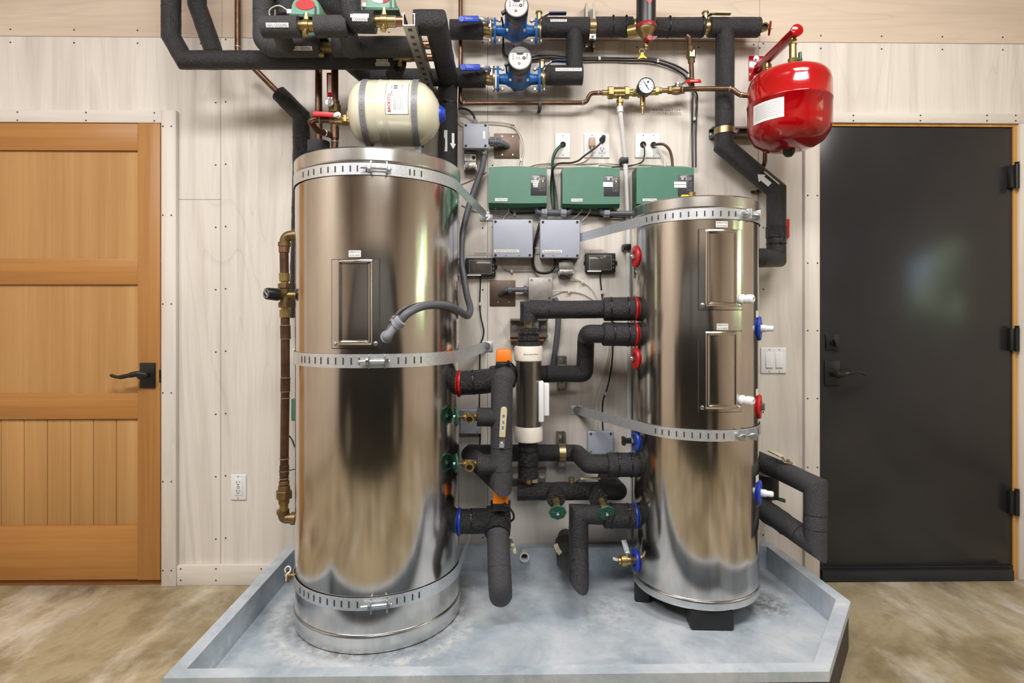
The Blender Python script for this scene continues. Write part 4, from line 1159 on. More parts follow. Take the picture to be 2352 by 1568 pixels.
def iso_valve(label, x0, x1, y, hx, hy, w=WP, grip='bluec'):
    """brass isolation valve with a lever standing out towards the room"""
    t = thing('isolation_valve', P((x0 + x1) / 2, y, w), label, 'valve')
    p0, p1 = P(x0, y, w), P(x1, y, w); L = (p1 - p0).length; mb = MB()
    mb.lathe(p0, p1 - p0, [(0, .025), (L * .4, .030), (L * .7, .030), (L, .026)], 24); put('body', mb, 'brass', t)
    return t
def left_lever(label, y, dx):
    w = WP; t = iso_valve(label, 1101 + dx, 1126 + dx, y + 24, 0, 0)
    st = P(1117 + dx, y + 8, w + .03); 
    mb = MB(); mb.lathe(st - Z_ * .02, Z_, [(0, .010), (.03, .010), (.03, .014), (.04, .013), (.042, 0)], 14); put('stem', mb, 'bolt', t)
    g = MB(); s = MB(); 
    a, b, c_, d = P(1117 + dx, y + 4, w + .04), P(1098 + dx, y - 2, w + .07), P(1092 + dx, y - 1, w + .075), P(1052 + dx, y - 1, w + .085)
    n = V((0, -1, -.12)).normalized()
    s.obox((a + b) / 2, b - a, n.cross(b - a), n, (b - a).length + .006, .02, .003, .001); put('lever_neck', s, 'bolt', t)
    q = (c_ + d) / 2; ax = (c_ - d).normalized(); sd = n.cross(ax); g.obox(q, ax, sd, n, (c_ - d).length, .027, .010, .0045, 3); g.cyl(d - n * .005, d + n * .005, .0134, seg=20, bev=.002); gr = put('lever_grip', g, 'bluec', t)
    ff = flat_fn(q + n * .0052, -ax, -sd if sd.z < 0 else sd, n); m = MB(); letters(m, 'Aquatec', lambda u, v: ff(-u + .004, -v, .0003), .030, .006); put('lettering', m, 'face', gr)
left_lever('brass isolation valve with a bright blue lever, left of the upper pump', 45, 8)
left_lever('brass isolation valve with a bright blue lever, left of the lower pump', 156, 11)
def right_lever(label, x0, x1, y, sx, sy, pts, grip):
    t = iso_valve(label, x0, x1, y, 0, 0)
    mb = MB(); c = P(sx, sy, WP); mb.lathe(c - Z_ * .012, Z_, [(0, .012), (.03, .012), (.03, .016), (.036, .015), (.038, 0)], 14); put('stem', mb, 'goldzinc', t)
    g = MB(); s = MB(); lever_handle(g, s, PL(*pts), .024, Z_, .0045, .5); put('lever_neck', s, 'bolt', t); put('lever_grip', g, grip, t)
right_lever('brass isolation valve with a dark blue lever tilted up, right of the upper pump', 1227, 1248, 68, 1238, 40, [(1238, 38, WP), (1248, 40, WP), (1262, 31, WP + .01), (1272, 31, WP + .012), (1300, 31, WP + .012)], 'blued')
right_lever('brass isolation valve with a dark blue lever, right of the lower pump', 1236, 1256, 178, 1245, 152, [(1245, 150, WP), (1256, 151, WP), (1268, 141, WP + .005), (1278, 140, WP), (1302, 141, WP)], 'blued')

def wall_foams():
    w = WP; r = .0415
    o = foam('black foam pipe stub left of the upper blue lever', [(1034, 68, w), (1109, 68, w)], r)
    o = foam('black foam pipe stub left of the lower blue lever', [(1034, 179, w), (1115, 179, w)], r)
    o = foam('black foam tee with a FLOOR PUMP label', [(1243, 63, w), (1353, 63, w)], r, ties=[], seams=[(1252, 63, w)])
    mb = MB(); mb.tube(PL((1319, 70, w), (1319, 171, w)), .0365, 26); put('branch', mb, 'foam', o)
    pipe_label(o, 1283, 47, w + .012, r - .006, 38, 6.5, ['FLOOR PUMP'])
    o = foam('black foam pipe end with a FAN CONVECTOR PUMP label', [(1253, 173, w), (1337.5, 173, w)], r, seams=[(1262, 173, w)])
    pipe_label(o, 1306, 159.5, w + .012, r - .006, 61, 8, ['FAN CONVECTOR PUMP'])
    foam('black foam pipe with two ties between the strut clamp and the red banded separator', [(1369, 62, w), (1451, 62, w)], r, ties=[(1406, 62, w), (1436, 62, w)], seams=[(1398, 62, w)])
    foam('black foam pipe with a seam right of the red banded separator', [(1503, 63, w), (1616, 63, w)], r - .001, ties=[(1535, 63, w), (1610, 63, w)], seams=[(1545, 63, w)])
    o = foam('black foam tee at the top right, its leg running down the wall', [(1629, 63, w), (1742, 63, w)], r)
    q = PL((1665, 70, w), (1664, 318, w), (1662, 336, w), (1783, 437, w), (1783, 600, w), (1744, 592, .2)); q[-2] = P(1783, 592, w); q.append(V((.955, -.235, q[-1].z)))
    mb = MB(); mb.tube(q, .0405, 28); br = put('branch', mb, 'foam', o, sharp=30)
    add_seams(br, q, .0405, [(1664, 292, w), (1664, 310, w)]); add_ties(br, q, .0405, [(1784, 560, w)])
    s0, s1 = P(1783, 520, w), P(1783, 548, w); mb = MB(); mb.lathe(s0, s1 - s0, [(0, .040), (.002, .0435), (.05, .0435), (.054, .040)], 28); put('foam_sleeve', mb, 'foams', br)
    PIPEQ[br.name] = (q, .0405); br['label'] = ''; c, ax, nn, _r = pipe_hit(br, 1757, 410); del br['label']; fn = wrap_axis(c, ax, nn, .0405)
    mb = MB(); f2 = lambda u, v: fn(u, v, .0016)
    arrow(mb, lambda u, v: f2(u, v - .006), -.036, -.008, .034, .010, .02)
    patch(mb, lambda u, v: fn(u + .02, v + .021, .0014), .085, .007, 6, 3)
    put('arrow_sticker', mb, 'sticker', br)
    # strut clamps
    strut_piece('short upright strut channel behind the upper black pipe, right of the FLOOR PUMP tee', P(1352, 120), P(1352, 20), .041, .05, bolts=(.15,))
    pipe_clamp('yellow zinc pipe clamp right of the FLOOR PUMP tee', 1361, 62, w, .030, X_)
    strut_piece('level strut channel behind the right hand black pipe, below the copper line', P(1628, 309), P(1745, 309), .041, .05, bolts=(.06, .9))
    pipe_clamp('yellow zinc pipe clamp on the right hand upright black pipe', 1664, 302, w, .041, Z_)
    # top right ball valve, hose bib
    right_lever('brass ball valve with a cream lever, top right of the black pipe line', 1613, 1634, 63, 1620, 40, [(1620, 38, WP), (1626, 38, WP), (1636, 31, WP + .02), (1644, 30.5, WP + .03), (1678, 31, WP + .035)], 'lever')
    p0, p1 = P(1741, 65, w), P(1759, 64, w + .01)
    hose_bib('brass drain valve with a dark red handwheel at the end of the top right tee', p0, p1, P(1768, 65, w + .012), p1 - p0, .026, (0, -.03, -.01), 'redd', .016)
wall_foams()

def separator():
    c = P(1484, 40, .2); t = thing('dirt_separator', c, 'black and brass dirt separator with a red band and red drain handle', 'separator')
    x, y = c.x, c.y; z = lambda p: P(1484, p, .2).z
    mb = MB(); mb.lathe((x, y, 0), Z_, [(z(57), .040), (z(50), .0405), (z(-60), .0405), (z(-62), 0)], 36); cy = put('canister', mb, 'plastic_black', t)
    mb = MB(); mb.lathe((x, y, 0), Z_, [(z(68), .036), (z(67), .0425), (z(60), .0425), (z(57), .040)], 36); put('red_band', mb, 'redd', t)
    mb = MB(); mb.lathe((x, y, 0), Z_, [(z(98), .010), (z(94), .013), (z(88), .018), (z(75), .034), (z(68), .040), (z(66.5), .040)], 36)
    mb.cyl((x - .06, y + .06, z(58)), (x - .005, y + .03, z(58)), .026, seg=20); put('brass_cone', mb, 'brass', t)
    e = V((x, y, z(94))); mb = MB(); mb.lathe(e + V((.004, -.01, 0)), V((.2, -1, 0)), [(-.01, .015), (.018, .0145), (.021, .011), (.021, 0)], 20)
    mb.prism([(0, -.012), (.034, .006), (.038, .016), (.004, .012)], e + V((.006, -.012, 0)), X_, Z_, Y_, .01); put('drain_handle', mb, 'redd', t)
    e2 = P(1484, 110, .2); mb = MB(); mb.lathe(e2 + Z_ * .025, (0, 0, -1), [(0, .009), (.012, .009), (.014, .012), (.024, .012), (.026, .007), (.034, .006)], 16)
    mb.torus(P(1474, 118, .2), N_, .010, .002, 20, 6); put('drain_tip', mb, 'brassd', t)
    q = P(1475, 128, .2); mb = MB(); mb.prism([(-.004, .014), (.006, .014), (.006, .004), (.022, -.012), (.004, -.008), (-.02, -.014), (-.008, 0)], q, X_, Z_, N_, .0015); put('yellow_tag', mb, 'yellow', t)
    # red diamonds
    f = V((x, y, 0)); mb = MB()
    for (dx, pz, sz) in ((.002, 5, .013), (.002, 13.5, .013)):
        zc = z(pz); n = 8
        def dia(u, v):
            p_, q_ = (u + v) / 2, (v - u) / 2
            a = (dx + (u - v) * sz) / .0408 + .02
            return V((x + math.sin(a) * .0413, y - math.cos(a) * .0413, zc + (u + v) * sz))
        patch(mb, dia, 1, 1, 6, 6)
    put('diamond_logo', mb, 'logo', cy)
    p0, p1 = P(1451, 62, WP), P(1505, 63, WP); mb = MB(); mb.lathe(p0, X_, [(0, .028), (.01, .034), (.03, .036), (.07, .036), (.09, .030), ((p1 - p0).length, .026)], 24); put('through_body', mb, 'brass', t)
separator()

def copper_line():
    # make-up water line
    copper('long thin copper pipe running level along the wall below the two pumps', [(1058, PYC(.05), .05), (1058, 237, .05), (1346, 236, .06), (1356, 214, .07), (1392, 213, .075)], .0095, .016, joints=[(1066, 237, .05), (1338, 236, .06), (1374, 213.5, .07)])
    mb = MB(); a = P(1236, 229, .065); b = P(1244, 247, .065); mb.box((a.x, -.045, b.z), (b.x, -.066, a.z), .002); mb.box((a.x, 0, b.z), (b.x, -.046, b.z + .008), .001)
    put('pipe_clip', mb, 'tie', None, 'black plastic clip holding the thin copper pipe to the wall', 'clip')
    w = .08; y = 213
    t = thing('backflow_preventer', P(1424, y, w), 'brass backflow preventer with two big union nuts and a downward vent', 'valve')
    p = lambda px, dy=0: P(px, y + dy, w)
    mb = MB(); mb.cyl(p(1383), p(1398), .012, seg=16); mb.hexnut(p(1396), p(1408), .029); mb.cyl(p(1407), p(1434), .023, seg=24); mb.hexnut(p(1433), p(1444), .029); mb.cyl(p(1443), p(1470), .014, seg=18); mb.hexnut(p(1452), p(1462), .018)
    for k in range(4): mb.cyl(p(1411 + k * 5), p(1413 + k * 5), .0245, seg=24)
    q = p(1424); q2 = P(1424, 248, w); mb.cyl(q, q2, .011, seg=16); mb.hexnut(q + (q2 - q) * .45, q + (q2 - q) * .68, .016); mb.cyl(q + (q2 - q) * .75, q2, .0125, seg=18); put('body', mb, 'brass', t)
    t = thing('pressure_regulator', P(1480, 208, w), 'brass pressure regulator with a round dial gauge facing the room', 'gauge')
    mb = MB(); mb.cyl(P(1466, 212, w), P(1512, 209, w), .016, seg=18); mb.lathe(P(1476, 200, w), (0, 0, -1), [(0, .024), (.03, .026), (.04, .024), (.044, .012), (.085, .012), (.088, .007), (.10, .007), (.102, .005), (.122, .004)], 20); mb.hexnut(P(1503, 209, w), P(1512, 209, w), .019); put('body', mb, 'brass', t)
    g = P(1485, 196, w + .075); mb = MB(); mb.lathe(g + Y_ * .04, N_, [(0, .028), (.004, .036), (.036, .0365), (.040, .0345), (.040, .0325), (.037, .032)], 36, capped=False); mb.cyl(g + Y_ * .04, g + Y_ * .075, .01, seg=14); gc = put('gauge_case', mb, 'plastic_black', t)
    mb = MB(); mb.cyl(g + Y_ * .004, g + Y_ * .003, .032, seg=36); df = put('dial', mb, 'gauge', gc)
    m = MB()
    for k in range(11):
        an = math.radians(225 - 27 * k); d = V((math.cos(an), 0, math.sin(an))); s = V((-math.sin(an), 0, math.cos(an))); m.obox(g + d * .026 + Y_ * .0026, d, s, Y_, .007, .0012, .0006)
    d = V((.55, 0, -.83)).normalized(); s = V((.83, 0, .55)); m.obox(g + Y_ * .0022, d, s, Y_, .042, .0022, .0006); m.cyl(g + Y_ * .003, g + Y_ * .001, .003, seg=12)
    m.box(g + V((.004, .0018, .012)), g + V((.011, .0028, .02))); put('dial_marks', m, 'ink', df)
    t = thing('ball_valve', P(1545, 208, w), 'dull brass ball valve with a red lever, right of the dial gauge', 'valve')
    mb = MB(); mb.cyl(P(1510, 208, w), P(1535, 208, w), .010, seg=16); mb.hexnut(P(1512, 208, w), P(1520, 208, w), .015); mb.hexnut(P(1534, 207, w), P(1541, 207, w), .018); mb.lathe(P(1541, 207, w), X_, [(0, .016), (.012, .020), (.034, .020), (.046, .016), (.06, .014)], 20); put('body', mb, 'brassd', t)
    g = MB(); s = MB(); mb = MB(); c = P(1556, 194, w + .01); mb.lathe(c - Z_ * .02, Z_, [(0, .007), (.018, .007), (.018, .012), (.026, .011), (.027, 0)], 14); put('stem', mb, 'bolt', t)
    lever_handle(g, s, PL((1554, 193, w + .01), (1566, 195, w + .015), (1577, 188, w + .02), (1580, 187, w + .02), (1609, 186, w + .02)), .02, V((0, -.8, .6)), .0045, .5); put('lever_neck', s, 'bolt', t); gr = put('lever_grip', g, 'redp', t)
    m = MB(); f = flat_fn(P(1595, 186.5, w + .0265), X_, Z_, N_); m2 = 0
    for k in range(4): vs = [m.bm.verts.new(f(u, v, .0)) for u, v in ((-.018 + k * .009, -.004), (-.012 + k * .009, -.004), (-.012 + k * .009, .004), (-.018 + k * .009, .004))]; m._f(vs)
    put('grip_marks', m, 'sticker', gr)
    copper('copper pipe crossing in front of the right hand black pipe towards the red tank', [(1556, 206, .08), (1600, 204, .14), (1682, 203.5, .17), (1698, 218, .18), (1730, 220, .19)], .0105, .018, 'copper', joints=[(1570, 205.5, .1), (1676, 203.5, .17), (1702, 218.5, .18)])
    # thin drop from main line
    o = copper('aged copper drop pipe with a brass union, hanging from the upper black pipe', [(1576, 82, WP + .02), (1583, 86, WP + .02), (1587, 130, WP), (1590, 202, .08)], .010, .01, 'copper', fittings=[((1587, 126, WP), .07, 1.5, 'brassd')])
    mb = MB(); p = P(1587, 118, WP); q = P(1587, 134, WP); mb.hexnut(q, p, .021); put('union_nut', mb, 'brass', o)
    # vent tube
    o = copper('long white plastic vent tube dropping from the backflow preventer to the pan', [(1424, 246, .08), (1425, 262, .08), (1436, 372, .03), (1442, 500, .02), (1444, 700, .02), (1446, 900, .02), (1447, 1236, .02)], .0105, .03, 'tube', cat='tube', name='vent_tube')
    mb = MB(); p = P(1424, 245, .08); mb.cyl(p, P(1424.5, 258, .08), .014, seg=16); put('socket', mb, 'tube', o)
    for px, py, lab in ((1435, 366, 'black clip on the white vent tube, above the right green control box'), (1441, 566, 'black clip on the white vent tube, beside the top red port ring')):
        a = P(px - 9, py - 6, .045); b = P(px + 9, py + 8, .045); mb = MB(); mb.box((a.x, -.034, b.z), (b.x, -.046, a.z), .003); mb.box((a.x, 0, b.z), (a.x + .01, -.04, a.z), .002); put('pipe_clip', mb, 'tie', None, lab, 'clip')
copper_line()

# ================================================================ RED EXPANSION TANK
def red_tank():
    near = P(1831, 69, .352); ax_ = near.x; z = near.z
    t = thing("expansion_tank", (1.146, -.32, 1.85), 'glossy red expansion tank hanging under a red wall arm', 'expansion tank')
    mb = MB(); mb.cyl((ax_, -.004, z), (ax_, -.345, z), .0205, seg=28); mb.lathe((ax_, -.345, z), N_, [(0, .0205), (0, .024), (.008, .024), (.010, .021), (.011, 0)], 28); put('support_arm', mb, 'red', t)
    pc = P(1737, 157, .003); mb = MB(); mb.box((pc.x - .034, -.001, pc.z - .055), (pc.x + .034, -.007, pc.z + .055), .001); mp = put('wall_plate', mb, 'red', t)
    for dx, dz in ((-.002, -.042), (-.002, .042)):
        mb = MB(); q = V((pc.x + dx, -.007, pc.z + dz)); mb.cyl(q, q + N_ * .002, .013, seg=18); mb.hexnut(q + N_ * .002, q + N_ * .010, .009); put('plate_bolt', mb, 'bolt', mp)
    # near valve with green tee handle
    vx = ax_ ; vy = -.318; ztop = z - .02; zt = P(1815, 140, .318).z - .044
    mb = MB(); mb.lathe((vx, vy, zt - .004), Z_, [(0, .014), (.018, .014), (.02, .020), (.036, .020), (.038, .016), (.055, .020), (.058, .014), (ztop - zt + .005, .013)], 18); mb.hexnut((vx, vy, ztop - .022), (vx, vy, ztop - .006), .018); put('hanging_valve', mb, 'brass', t)
    mb = MB(); h = V((vx + .026, vy - .006, zt + .046)); mb.obox(h, Z_, Y_, X_, .062, .014, .010, .003); mb.cyl(h - X_ * .02, h + X_ * .006, .008, seg=10); put('valve_handle', mb, 'greenp', t)
    ry = -.10; mb = MB(); mb.lathe((vx, ry, z - .062), Z_, [(0, .012), (.02, .012), (.022, .017), (.036, .017), (.038, .012), (.05, .012)], 16); put('rear_valve', mb, 'brass', t)
    mb = MB(); h = V((vx - .016, ry - .012, z - .07)); mb.obox(h, Z_, Y_, X_, .03, .016, .012, .003); put('rear_handle', mb, 'greenp', t)
    cx, cy, R = 1.143, -.322, .1545; zb = 1.850; zt2 = zt
    H = zt2 - zb
    mb = MB(); s = zb + .012
    mb.lathe((cx, cy, 0), Z_, [(s + .004, 0), (s, .02), (s + .001, .05), (s + .012, .095), (s + .032, .128), (s + .062, .148), (s + .09, R), (zb + H * .58, R), (zb + H * .585, R + .0022), (zb + H * .605, R + .0022), (zb + H * .61, R), (zt2 - .062, R), (zt2 - .038, R * .965), (zt2 - .020, R * .88), (zt2 - .008, R * .72), (zt2 - .002, R * .5), (zt2, .03), (zt2, 0)], 72)
    sh = put('shell', mb, 'red', t, sharp=60)
    mb = MB(); mb.lathe((cx, cy, zb - .012), Z_, [(0, 0), (0, .012), (.012, .022), (.028, .024)], 8); put('air_cap', mb, 'rubber', t)
    # spec label
    T = Tank(cx, cy, R); a, z1 = T.hit(1731, 262); b, z2 = T.hit(1801, 250); th = (a + b) / 2; zc = (z1 + z2) / 2
    fn = lambda u, v, o=0.0: T.pt(th + u / R, zc + v, o)
    W = abs(b - a) * R
    mb = MB(); patch(mb, lambda u, v: fn(u, v, .0012), W, .075, 12, 3); lb = put('label', mb, 'sticker', t)
    m = MB()
    for k in range(9): patch(m, lambda u, v, k=k: fn(u, v + .028 - k * .0066, .0018), W * .86, .0011, 10, 1)
    put('lettering', m, 'inkgrey', lb)
    copper('thin copper pipe coming out below the red tank and bending behind the black pipe', [(1757, 205, .12), (1757, 372, .09), (1748, 396, .05), (1740, 430, .04)], .0095, .01)
    mb = MB(); c = P(1737, 441, .006); mb.cyl(c, c + N_ * .02, .008, seg=12); mb.obox(c + N_ * .002, X_, Z_, Y_, .05, .012, .004, .001); put('pipe_hanger', mb, 'brassd', None, 'small dark wall fixing left of the slanting black pipe', 'fixing')
    mb = MB(); a = P(1803, 503, .01); b = P(1808, 545, .01); mb.box((a.x, -.001, b.z), (b.x + .01, -.012, a.z), .001); put('wall_tag', mb, 'redp', None, 'thin red tag on the wall behind the right black pipe', 'tag')
red_tank()
# ================================================================ WALL DEVICES
def wbox(mb, x0, y0, x1, y1, w1, w0=0.0005, bev=.003, seg=2):
    a = P(x0, y0, w1); b = P(x1, y1, w1); mb.box((a.x, -w0, b.z), (b.x, -w1, a.z), bev, seg); return a, b
def wlabel(o, x0, y0, x1, y1, w, lines, mat='sticker', ink='ink', widths=None, fill=.6, name='sticker'):
    a = P(x0, y0, w); b = P(x1, y1, w); c = (a + b) / 2
    return sticker(o, flat_fn((c.x, -w, c.z), X_, Z_, N_), b.x - a.x, a.z - b.z, lines, mat, ink, fill, name, widths)
def wrect(mb, x0, y0, x1, y1, w, t=.0006):
    a = P(x0, y0, w); b = P(x1, y1, w); mb.box((a.x, -w + t, b.z), (b.x, -w, a.z))
def controller(x0, x1, y0, y1, name, label, tags, dark_label, led):
    t = thing('zone_controller', P((x0 + x1) / 2, y1, 0), label, 'controller')
    w = .088; a = P(x0, y0, w); b = P(x1, y1, w); W = b.x - a.x
    mb = MB(); n = 12; top = []; bot = []
    # cover: front face slightly bowed along top and bottom edge
    def row(y, ins, zoff):
        r0 = []
        for k in range(n + 1):
            u = k / n; bow = .006 * (1 - (2 * u - 1) ** 2)
            r0.append((a.x + W * u, y, bow + zoff))
        return r0
    front_t = [mb.bm.verts.new((x, -w, a.z + z)) for x, y, z in row(0, 0, 0)]; front_b = [mb.bm.verts.new((x, -w, b.z - z * .3)) for x, y, z in row(0, 0, 0)]
    mid_t = [mb.bm.verts.new((x, -w + .006, a.z + z + .004)) for x, y, z in row(0, 0, 0)]; back_t = [mb.bm.verts.new((x, -.001, a.z + z + .004)) for x, y, z in row(0, 0, 0)]
    mid_b = [mb.bm.verts.new((x, -w + .012, b.z - .014 - z * .3)) for x, y, z in row(0, 0, 0)]; back_b = [mb.bm.verts.new((x, -.001, b.z - .014)) for x, y, z in row(0, 0, 0)]
    rows = [back_t, mid_t, front_t, front_b, mid_b, back_b]
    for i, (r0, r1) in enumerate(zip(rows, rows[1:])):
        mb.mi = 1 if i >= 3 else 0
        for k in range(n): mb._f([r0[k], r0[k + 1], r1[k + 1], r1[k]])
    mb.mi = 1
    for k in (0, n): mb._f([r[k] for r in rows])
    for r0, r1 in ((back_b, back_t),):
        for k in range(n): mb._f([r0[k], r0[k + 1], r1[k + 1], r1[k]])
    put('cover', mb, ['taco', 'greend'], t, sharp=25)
    # dark display window
    dx0 = x1 - 37; dy0, dy1 = y0 + 15, y1 - 17
    mb = MB(); A = P(dx0, dy0, w + .001); B = P(x1 - .5, dy1, w + .001); mb.box((A.x, -w + .004, B.z), (B.x, -w - .0012, A.z), .0008); dw = put('indicator_window', mb, 'inkd', t)
    wl = w + .0016
    def fl(px, py): q = P(px, py, wl); return flat_fn((q.x, -wl, q.z), X_ + Z_ * .0, Z_, N_)
    m = MB(); f = fl(dx0 + 22, dy0 + 6.5)
    it = lambda g: (lambda u, v: g(u + v * .25, v))
    letters(m, 'aco', it(fl(dx0 + 24.5, dy0 + 9.5)), M(13.5, wl), M(6.2, wl))
    g = it(fl(dx0 + 11.5, dy0 + 7.2)); k = M(1, wl)
    for (u0, u1, v0, v1) in ((-6.2, 8, 2.8, 4.4), (-7, 7.5, .9, 2.4), (-3.2, 2.6, -4.6, 1.2)):
        m._f([m.bm.verts.new(g(u * k, v * k)) for u, v in ((u0, v0), (u1, v0), (u1, v1), (u0, v1))], False)
    for r, s in enumerate(('POWER', 'ZONE 1', 'ZONE 2', 'ZONE 3', 'PRIORITY')):
        letters(m, s, fl(dx0 + 22, dy0 + 15 + r * 4.1), M(6, wl), M(1.6, wl))
        for c in (28, 32):
            if r in (1, 2, 3): wrect(m, dx0 + c - .7, dy0 + 14.3 + r * 4.1, dx0 + c + .7, dy0 + 15.7 + r * 4.1, wl)
    for c in (28, 32): wrect(m, dx0 + c - .2, dy0 + 30, dx0 + c + .2, dy0 + 38, wl)
    letters(m, 'AUXILIARY', fl(dx0 + 23, dy0 + 36), M(8, wl), M(1.3, wl))
    put('window_lettering', m, 'face', dw)
    if led:
        m = MB(); q = P(dx0 + 28, dy0 + 15, wl); m.cyl(q, q + N_ * .001, M(1.3, wl), seg=12); put('indicator_light', m, 'led', dw)
    for (u0, v0, u1, v1, ln) in tags: wlabel(t, x0 + u0, y0 + v0, x0 + u1, y0 + v1, w + .001, ln, fill=.6, name='tag_sticker')
    wlabel(t, x0 + dark_label[0], y0 + dark_label[1], x0 + dark_label[2], y0 + dark_label[3], w + .0006, [name], fill=.62, name='name_sticker')
    for fx in (.12, .85):
        mb = MB(); q = V((a.x + W * fx, -.045, b.z - .014)); mb.hexnut(q, q - Z_ * .006, .005); put('bottom_screw', mb, 'bolt', t)
MT['inkd'] = plain('dark_window', rgb(62, 60, 68), .35)
controller(1122, 1256, 386, 466, 'Cooling Zones', 'green control box with a lit green light, left of three, labelled Cooling Zones', [(98, 28, 116, 33.5, ['Bedrooms']), (102, 33.5, 114, 38.5, ['Office']), (103, 38.5, 113.5, 44, ['ADU'])], (15, 69, 43.5, 76), True)
controller(1292, 1424, 387, 468, 'ADU Heating', 'green control box in the middle of three, labelled ADU Heating', [(93, 31, 115.5, 42, [])], (20, 69, 46, 76), True)
controller(1462, 1594, 386, 468, 'Upstairs Heating', 'green control box, right of three, labelled Upstairs Heating, beside the shorter tank top', [(86, 31, 114, 37.5, []), (86, 38.5, 114, 45, [])], (14, 70, 46, 76), False)

def enclosure(x0, y0, x1, y1, w, label, text=None, tbox=None, mat='ebox', name='junction_box', bev=.006, screws=True, extra=()):
    t = thing(name, P((x0 + x1) / 2, y1, 0), label, 'electrical box')
    mb = MB(); wbox(mb, x0 + 1, y0 + 1, x1 - 1, y1 - 1, w * .72, .0005, .004); put('housing', mb, mat, t)
    mb = MB(); a, b = wbox(mb, x0, y0, x1, y1, w, w * .72, bev, 3); put('cover', mb, mat, t)
    if screws:
        for px in (x0 + 7, x1 - 7):
            for py in (y0 + 6, y1 - 6):
                q = P(px, py, w); mb = MB(); mb.cyl(q + N_ * .0002, q + N_ * .0012, .0058, seg=14); put('cover_screw', mb, 'nail' if mat == 'ebox' and w > .07 else 'bolt', t)
    if text: wlabel(t, *tbox, w + .0005, [text], fill=.62, name='name_sticker')
    return t
t = enclosure(1131, 503, 1224, 592, .078, 'square grey plastic box labelled Heat/Cool Switching Relay, left of two', 'Heat/Cool Switching Relay', (1135, 573, 1192, 579.5))
mb = MB()
for px in (1162, 1193): wrect(mb, px - 2, 585.5, px + 2, 587.5, .0786)
put('cover_marks', mb, 'eboxd', t)
t = enclosure(1240, 504, 1333, 593, .078, 'square grey plastic box labelled Fan Convector Power, right of two', 'Fan Convector Power', (1246, 574, 1291, 580.5))
mb = MB()
for px in (1271, 1302): wrect(mb, px - 2, 586, px + 2, 588, .0786)
put('cover_marks', mb, 'eboxd', t)
t = enclosure(1063, 282, 1122, 341, .10, 'grey plastic box with a round top gland, beside the thick black pipe', mat='ebox')
wlabel(t, 1109, 301, 1114.5, 319, .1006, [], name='sticker')
mb = MB(); q = P(1091, 282, .06); mb.lathe(V((q.x, -.05, q.z)), Z_, [(0, .012), (.008, .012), (.01, .009), (.016, .009), (.018, .007)], 16); put('top_gland', mb, 'pvcl', t)
mb = MB(); q = P(1111, 341, .05); mb.lathe(V((q.x, -.05, q.z)), -Z_, [(0, .012), (.012, .012), (.012, .016), (.026, .015), (.028, .010)], 18); put('bottom_connector', mb, 'bolt', t)
enclosure(1350, 990, 1410, 1044, .06, 'small grey box on the wall above the thick lower foam sleeve', screws=True)
enclosure(1056, 940, 1104, 997, .05, 'grey box low on the wall, partly behind the taller tank', mat='ebox')
t = enclosure(1214, 637, 1269, 690, .062, 'square galvanized metal box right of the lower bronze plate', mat='metalbox', bev=.002)
mb = MB(); q = P(1262, 684, .0635); mb.cyl(q, q + N_ * .0006, .005, seg=12); put('knockout_hole', mb, 'nail', t)

def transformer(px0, py0, px1, py1, w, label, lab=True):
    t = thing('transformer', P((px0 + px1) / 2, py1, 0), label, 'transformer')
    a = P(px0, py0, w); b = P(px1, py1, w); H = a.z - b.z; W = b.x - a.x
    mb = MB(); mb.box((a.x, -.001, b.z + H * .36), (b.x, -w + .012, a.z), .003); put('case', mb, 'transf', t)
    mb = MB(); mb.box((a.x + W * .04, -.006, b.z + H * .10), (b.x - W * .04, -w + .006, b.z + H * .42), .002); mb.box((a.x - .002, -.012, b.z), (a.x + .006, -w + .01, b.z + H * .3), .001); mb.box((b.x - .006, -.012, b.z), (b.x + .002, -w + .01, b.z + H * .3), .001); put('core', mb, 'metalbox', t)
    mb = MB(); mb.box((a.x + W * .25, -.01, b.z + H * .05), (b.x - W * .25, -w, b.z + H * .38), .004); put('winding', mb, 'transf', t)
    mb = MB(); mb.box((a.x + W * .2, -.004, a.z - .002), (b.x - W * .12, -w + .02, a.z + .012), .005, 3); put('top_shell', mb, 'metalbox', t)
    if lab:
        st = wlabel(t, px0 + 1, py0 + (py1 - py0) * .12, px1 - 1, py0 + (py1 - py0) * .5, w - .0115, [], name='sticker')
        m = MB()
        for k in range(4): wrect(m, px0 + 3, py0 + 7 + k * 3, px0 + 14, py0 + 7.8 + k * 3, w - .0094)
        q = P(px1 - 6, py0 + 13, w - .0094); m.cyl(q + Y_ * .0004, q + N_ * .0003, M(4.5, w), seg=20)
        put('approval_mark', m, 'ink', st)
transformer(1066, 349, 1094, 388, .06, 'small metal transformer with a white label hanging under the upper left grey box')
transformer(1284, 600, 1318, 632, .06, 'small dull metal transformer hanging under the right square grey box', False)

